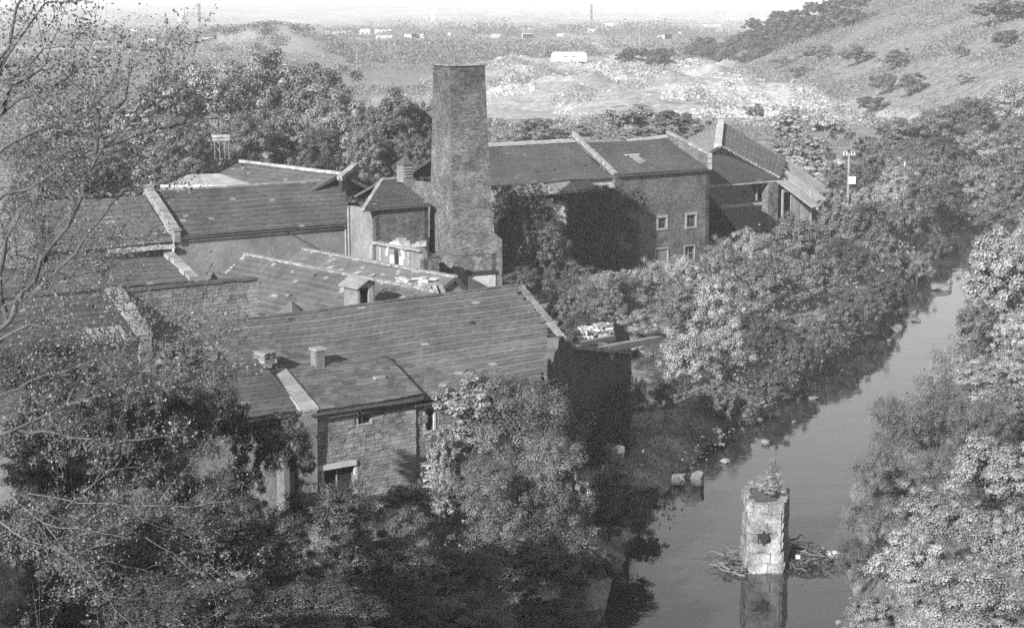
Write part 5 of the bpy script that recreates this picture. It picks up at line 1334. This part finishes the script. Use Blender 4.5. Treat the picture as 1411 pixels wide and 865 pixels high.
# foreground left
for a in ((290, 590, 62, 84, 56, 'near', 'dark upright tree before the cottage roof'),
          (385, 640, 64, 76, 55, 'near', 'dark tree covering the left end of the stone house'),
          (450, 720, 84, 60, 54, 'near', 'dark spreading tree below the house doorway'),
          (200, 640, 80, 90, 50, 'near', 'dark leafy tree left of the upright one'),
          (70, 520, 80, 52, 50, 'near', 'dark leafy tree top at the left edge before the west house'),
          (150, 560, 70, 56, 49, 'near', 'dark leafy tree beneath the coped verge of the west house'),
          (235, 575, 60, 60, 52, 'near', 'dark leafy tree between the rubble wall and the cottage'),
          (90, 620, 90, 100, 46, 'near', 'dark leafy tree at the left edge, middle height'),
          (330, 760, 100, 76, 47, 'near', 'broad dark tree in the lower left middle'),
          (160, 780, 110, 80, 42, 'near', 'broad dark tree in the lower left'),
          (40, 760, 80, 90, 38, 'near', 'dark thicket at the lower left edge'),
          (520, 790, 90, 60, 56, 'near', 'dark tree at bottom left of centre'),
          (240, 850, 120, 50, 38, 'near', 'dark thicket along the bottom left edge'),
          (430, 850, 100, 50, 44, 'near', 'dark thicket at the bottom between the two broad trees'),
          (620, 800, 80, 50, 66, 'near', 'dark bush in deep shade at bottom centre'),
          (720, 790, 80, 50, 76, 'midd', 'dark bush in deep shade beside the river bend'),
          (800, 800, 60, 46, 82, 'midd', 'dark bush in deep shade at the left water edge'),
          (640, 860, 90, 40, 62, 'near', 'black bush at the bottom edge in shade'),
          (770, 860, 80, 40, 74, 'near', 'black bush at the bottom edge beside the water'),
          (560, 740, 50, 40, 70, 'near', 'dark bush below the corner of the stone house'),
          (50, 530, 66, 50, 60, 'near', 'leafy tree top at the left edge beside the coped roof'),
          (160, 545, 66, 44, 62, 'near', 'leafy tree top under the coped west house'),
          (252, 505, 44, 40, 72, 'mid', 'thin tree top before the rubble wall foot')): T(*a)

# big sparse tree at the left edge: bare limbs with small leaves
def limb_tree(limbs, D, label, seed, nleaf=9, mat='bark', lmat='leaf_fore', ls=.055, twl=(.5, 1.5), per=.3):
    r = random.Random(seed); b = MB(); LP, LN = [], []
    root = hy(limbs[0][0][0], limbs[0][0][1], D)
    t = thing('sparse_tree', (root.x, root.y, gz(root.x, root.y)), label, 'tree')
    def leaves(p, q, n):
        for _ in range(n):
            f = r.random(); c = p.lerp(q, f)+Vector((r.gauss(0, .05), r.gauss(0, .05), r.gauss(0, .05))); LP.append(c); LN.append((r.gauss(0, 1), r.gauss(0, 1)-.3, r.gauss(.7, 1)))
    def twig(o, d, L, rad, depth):
        pts = [o]; dd = d.copy()
        for k in range(4):
            dd = (dd+Vector((r.gauss(0, .16), r.gauss(0, .16), r.gauss(.05, .16)))).normalized(); pts.append(pts[-1]+dd*L/4)
        b.tube(pts, [rad*(1-.22*k) for k in range(5)], 4)
        for k in range(1, 5): leaves(pts[k-1], pts[k], max(1, int(nleaf*L/4)))
        if depth:
            for k in range(1, 5):
                for _ in range(1 if r.random() < .75 else 2):
                    e = (dd+Vector((r.gauss(0, .6), r.gauss(0, .6), r.gauss(.15, .5)))).normalized(); twig(pts[k], e, L*r.uniform(.4, .7), rad*.5, depth-1)
    for pts2, r0 in limbs_iter(limbs):
        dz = r.uniform(-1.5, 1.5); P = [hy(x, y, D+dz*(i/len(pts2))) for i, (x, y) in enumerate(pts2)]
        # subdivide with small wiggles
        Q = [P[0]]
        for a, c in zip(P[:-1], P[1:]):
            n = max(1, int((c-a).length/.25))
            for k in range(1, n+1): Q.append(a.lerp(c, k/n)+Vector((r.gauss(0, .022), r.gauss(0, .05), r.gauss(0, .022))))
        m = len(Q); b.tube(Q, [max(r0*(1-.85*k/m), .006) for k in range(m)], 6)
        for k in range(2, m):
            f = k/m
            if r.random() < per*(1+1.6*f)*(Q[k]-Q[k-1]).length/.25*1.6:
                d = (Q[k]-Q[k-1]).normalized(); e = (d*.8+Vector((r.gauss(0, .5), r.gauss(0, .6), r.gauss(.12, .5)))).normalized()
                twig(Q[k], e, r.uniform(*twl)*(1.1-.5*f), max(r0*.35*(1-f), .006), 2)
    b.build('limbs', M[mat], t, True)
    n = len(LP); me = leaf_mesh('leaves', M[lmat], np.array(LP), np.array(LN), rng.uniform(.6, 1.35, n)*ls, .55); link('crown', me, t)
    return t
def limbs_iter(l):
    for x in l: yield x[:-1] if isinstance(x[-1], (int, float)) else x, x[-1] if isinstance(x[-1], (int, float)) else .05
limb_tree([[(-60, 520), (10, 440), (45, 385), (72, 335), (105, 282), (118, 250), (130, 222), (142, 203), (178, 168), (215, 135), (262, 90), .045],
           [(72, 335), (62, 385), (100, 350), (140, 300), (168, 264), (215, 246), (262, 240), .028],
           [(130, 222), (134, 190), (136, 160), (120, 128), (92, 108), .035],
           [(178, 168), (158, 150), (118, 122), .03], [(142, 203), (190, 186), (240, 170), (300, 160), .03],
           [(150, 160), (170, 140), (178, 110), (176, 85), .025], [(105, 282), (85, 255), (62, 230), (30, 215), .03],
           [(215, 135), (255, 128), (290, 135), .02], [(10, 440), (-5, 380), (12, 330), (30, 290), .04]],
          26, 'tall sparse tree with long dark bare limbs crossing the left sheds', 3, nleaf=17, ls=.045, per=.42)
limb_tree([[(-40, 260), (0, 160), (30, 138), (70, 122), (112, 96), .04], [(-30, 200), (5, 92), (28, 50), (62, 8), .035], [(-20, 120), (12, 60), (25, 10), (40, -30), .03],
           [(5, 92), (40, 82), (90, 60), .02], [(-30, 240), (10, 205), (48, 180), (80, 172), .03], [(0, 160), (18, 120), (60, 90), (70, 60), .02], [(-30, 300), (5, 270), (40, 262), (80, 230), .03]],
          22, 'overhanging branch spray in the upper left corner', 5, nleaf=13, ls=.05)
limb_tree([[(-40, 640), (20, 590), (90, 560), (150, 540), (230, 505), (330, 478), .026], [(-30, 560), (60, 515), (150, 495), (250, 480), .025], [(20, 590), (80, 600), (150, 610), (220, 600), .03],
           [(-30, 480), (40, 452), (110, 450), (180, 440), .03], [(90, 560), (110, 520), (140, 480), (150, 440), .025], [(0, 470), (60, 430), (110, 425), .02]],
          29, 'low spreading branches over the coped west house roof at left', 8, nleaf=16, ls=.05, per=.42)
limb_tree([[(-30, 420), (20, 350), (60, 330), (120, 320), (190, 330), .02], [(-30, 380), (10, 320), (50, 280), (110, 262), .02], [(-20, 460), (40, 410), (90, 380), (150, 372), .02], [(-30, 340), (15, 270), (40, 200), (60, 150), .022], [(15, 270), (60, 235), (120, 205), (170, 200), .018], [(20, 350), (70, 370), (130, 400), .016]],
          30, 'fine leafy twigs screening the west shed roof at the left edge', 21, nleaf=20, ls=.045, per=.55)
limb_tree([[(-20, 650), (60, 720), (110, 780), (160, 840), (190, 880), .02], [(60, 720), (110, 730), (180, 742), .01], [(-20, 700), (40, 745), (110, 770), .016], [(40, 680), (110, 690), (200, 700), (330, 690), .012],
           [(90, 700), (150, 650), (215, 640), .01], [(110, 780), (150, 775), (220, 790), .01], [(200, 740), (260, 780), (300, 800), .01], [(220, 690), (260, 640), (290, 610), .01]],
          31, 'bleached leafless twigs reaching up at the lower left', 12, nleaf=3, mat='twig_pale', lmat='leaf_fore', ls=.05)

# ------------------------------------------------------------------ unseen wood added left of the viewer to shade the lower valley
for i, (x, y, r_) in enumerate(((-21, 29, 3.8), (-25.5, 35, 4), (-24, 22, 4), (-19, 37, 3.4), (-33, 20, 4), (-19, 16, 3.5), (-30, 12, 4), (-38, 26, 3.6), (-15, 30, 3))):
    t = thing('broadleaf_tree', (x, y, gz(x, y)-.2), 'unseen tree added to shade the lower valley', 'tree', 'unseen wood added for shade past the left edge', i*1.1)
    link('trunk', trunk(i % 4), t, mat=Matrix.Diagonal((r_, r_, r_*1.1, 1)), keep_world=False)
    link('crown', crown('mid', i % 4), t, mat=Matrix.LocRotScale(Vector((0, 0, r_*1.25)), None, Vector((r_, r_, r_*1.05))), keep_world=False)

# ------------------------------------------------------------------ ground cover
def cover(name, n, fx, size, h, mat, label_kind='stuff', asp=.45, spk=.5):
    P = fx(n); z = ground(P[:, 0], P[:, 1]); hh = rng.random(len(P))**1.5*h
    if np.ndim(h) == 0: pass
    C = np.stack([P[:, 0], P[:, 1], z+hh], 1); Nn = rng.normal(size=(len(P), 3))+np.array([0, 0, spk])
    sz = size*np.clip(P[:, 1]/(160 if P[:, 1].min() > 95 else 60), .5, 1.6) if P[:, 1].min() < 200 else size
    o = link(name, leaf_mesh(name, M[mat], C, Nn, sz*rng.uniform(.5, 1.4, len(P)), asp)); return tag(o, kind='stuff')
def z_near(n):
    y = rng.uniform(40, 128, n*2); a = rng.uniform(-.30, .30, n*2); x = a*y
    xr = np.interp(y, RY, RX); k = (np.abs(x-xr) > 6.6+vnoise(x, y)) & (vnoise(x*.5, y*.5) > .25) & ~((x < xr-8) & (y > 84))
    return np.stack([x, y], 1)[k][:n]
def z_mid(n):
    y = rng.uniform(100, 300, n*2); x = rng.uniform(-.1, .32, n*2)*y
    xr = np.interp(y, RY, RX); d = x-xr; k = ((d > 6) | ((d < -4.6) & (d > -24))) & (vnoise(x*.3, y*.3) > .3)
    # keep the mill and shed interiors clear
    k &= ~((x < xr-10) & (y < 215) & (x < 14))
    return np.stack([x, y], 1)[k][:n]
cover('undergrowth', 90000, z_near, .11, 1.3, 'leaf')
cover('bank_undergrowth', 100000, z_mid, .30, 1.8, 'leaf')
def z_hill(n):
    y = rng.uniform(240, 900, n*2); x = np.interp(y, FY, FX)+rng.uniform(-4, 150, n*2)
    k = (fbm(x*.045, y*.03) > .46) & (rng.random(n*2) < .9); return np.stack([x, y], 1)[k][:n]
cover('hillside_scrub', 110000, z_hill, .7, 1.8, 'leaf')
def z_mound(n):
    x = rng.normal(-110, 34, n); y = rng.normal(810, 45, n); k = fbm(x*.05+3, y*.04) > .44; return np.stack([x, y], 1)[k]
cover('mound_scrub', 26000, z_mound, .8, 1.5, 'leaf')
def z_hillg(n):
    y = rng.uniform(260, 900, n); x = np.interp(y, FY, FX)+rng.uniform(-4, 150, n); return np.stack([x, y], 1)
cover('hillside_grass', 50000, z_hillg, .45, .5, 'grass_leaf', spk=1.5)
def z_field(n):
    y = rng.uniform(200, 900, n*2); x = rng.uniform(-.3, .12, n*2)*y; k = (fbm(x*.03+5, y*.02) > .55) & ~((x > -25) & (y > 430) & (y < 800)); return np.stack([x, y], 1)[k][:n]
cover('field_scrub', 60000, z_field, .9, 2.0, 'leaf')
# rubble on the waste tip
pts = np.stack([rng.uniform(-6, 80, 26000), rng.uniform(430, 760, 26000)], 1); k = fbm(pts[:, 0]*.07+2, pts[:, 1]*.05) > .54; pts = pts[k][:7000]
def z_tip(n):
    x = rng.uniform(-30, 82, n*2); y = rng.uniform(395, 800, n*2); k = fbm(x*.06+11, y*.03) > .56; return np.stack([x, y], 1)[k][:n]
cover('tip_scrub', 26000, z_tip, .8, 1.0, 'leaf_light')
b = MB(); zz = ground(pts[:, 0], pts[:, 1])
for (x, y), z in zip(pts, zz):
    s = random.uniform(.12, .4)*(1.8 if random.random() < .06 else 1); a = random.uniform(0, 3)
    b.box(Vector((x, y, z-.1)), Vector((math.cos(a)*s, math.sin(a)*s, random.uniform(-.2, .2))), Vector((-math.sin(a)*s*.7, math.cos(a)*s*.7, 0)), s*random.uniform(.5, 1.1), random.random())
o = b.build('tip_rubble', M['white_stone']); tag(o, kind='stuff')
# far woods and hedges: clumps of leaf masses
def far_woods(name, rows, mat, lsz):
    C = []; Sz = []
    for (x0, x1, y0, y1, n, r, hgt, m) in rows:
        cx = rng.uniform(x0, x1, n); cyy = rng.uniform(y0, y1, n); cz = ground(cx, cyy)
        for a, b_, c_ in zip(cx, cyy, cz):
            rr = r*rng.uniform(.6, 1.4); e = rng.normal(size=(m, 3)); e /= np.linalg.norm(e, axis=1, keepdims=True); e[:, 2] = np.abs(e[:, 2])
            q = e*rng.random((m, 1))**.4*np.array([rr, rr, hgt*rng.uniform(.6, 1.2)])+np.array([a, b_, c_-.3]); C.append(q); Sz.append(np.full(m, lsz*b_/900))
    C = np.concatenate(C); Nn = rng.normal(size=C.shape)+np.array([-.1, -.3, .8])
    return tag(link(name, leaf_mesh(name, M[mat], C, Nn, np.concatenate(Sz)*rng.uniform(.6, 1.4, len(C)), .7)), kind='stuff')
rows = [(-150, -60, 770, 860, 40, 5, 4, 130), (-210, -120, 560, 640, 34, 5, 5, 120), (-190, 20, 900, 960, 60, 7, 8, 120), (-60, 90, 800, 850, 46, 5, 6, 120), (-200, 120, 1080, 1140, 90, 8, 9, 90),
        (-350, 160, 1300, 1420, 110, 10, 10, 70), (20, 120, 860, 930, 30, 6, 7, 110), (-110, -60, 430, 470, 20, 3.5, 3, 120), (-60, 0, 360, 400, 20, 2.5, 2.2, 120), (-140, -40, 300, 330, 40, 4, 4, 120),
        (-10, 60, 330, 420, 36, 3, 2.4, 110), (40, 84, 300, 440, 30, 3.5, 3.2, 110), (-260, -160, 640, 760, 40, 6, 7, 100), (-60, 40, 1000, 1050, 40, 8, 9, 90)]
far_woods('distant_woods', rows, 'leaf', 1.1)
rows = []
for k, yb in enumerate((1180, 1290, 1420, 1560, 1740, 1930, 2180, 2450, 2800, 3200, 3700, 4300)):
    for q in range(26):
        x0 = (q-13)*yb*.032+rng.uniform(-20, 20)
        if float(vnoise(x0/yb*9+k*3.7, k*1.9)) > .40: rows.append((x0, x0+yb*.036, yb-12, yb+yb*.015, 7, yb*.006+2, 4.5+yb*.0022, 60))
far_woods('horizon_woods', rows, 'leaf', .85)

# ------------------------------------------------------------------ haze over the valley
bb = MB(); c0 = Vector((0, 2750, -6)); bb.box(c0, Vector((4200, 0, 0)), Vector((0, 3150, 0)), 96)
me = bb.mesh('haze', M['ground'], uv=False); me.materials.clear()
m = bpy.data.materials.new('haze_air'); m.use_nodes = True; n_ = m.node_tree; n_.nodes.clear()
out = n_.nodes.new('ShaderNodeOutputMaterial'); pv = n_.nodes.new('ShaderNodeVolumePrincipled'); pv.inputs['Color'].default_value = (.95, .95, .95, 1); pv.inputs['Density'].default_value = .00021
pv.inputs['Anisotropy'].default_value = -.22
n_.links.new(pv.outputs[0], out.inputs['Volume']); me.materials.append(m)
hz_o = link('haze', me); tag(hz_o, kind='stuff')
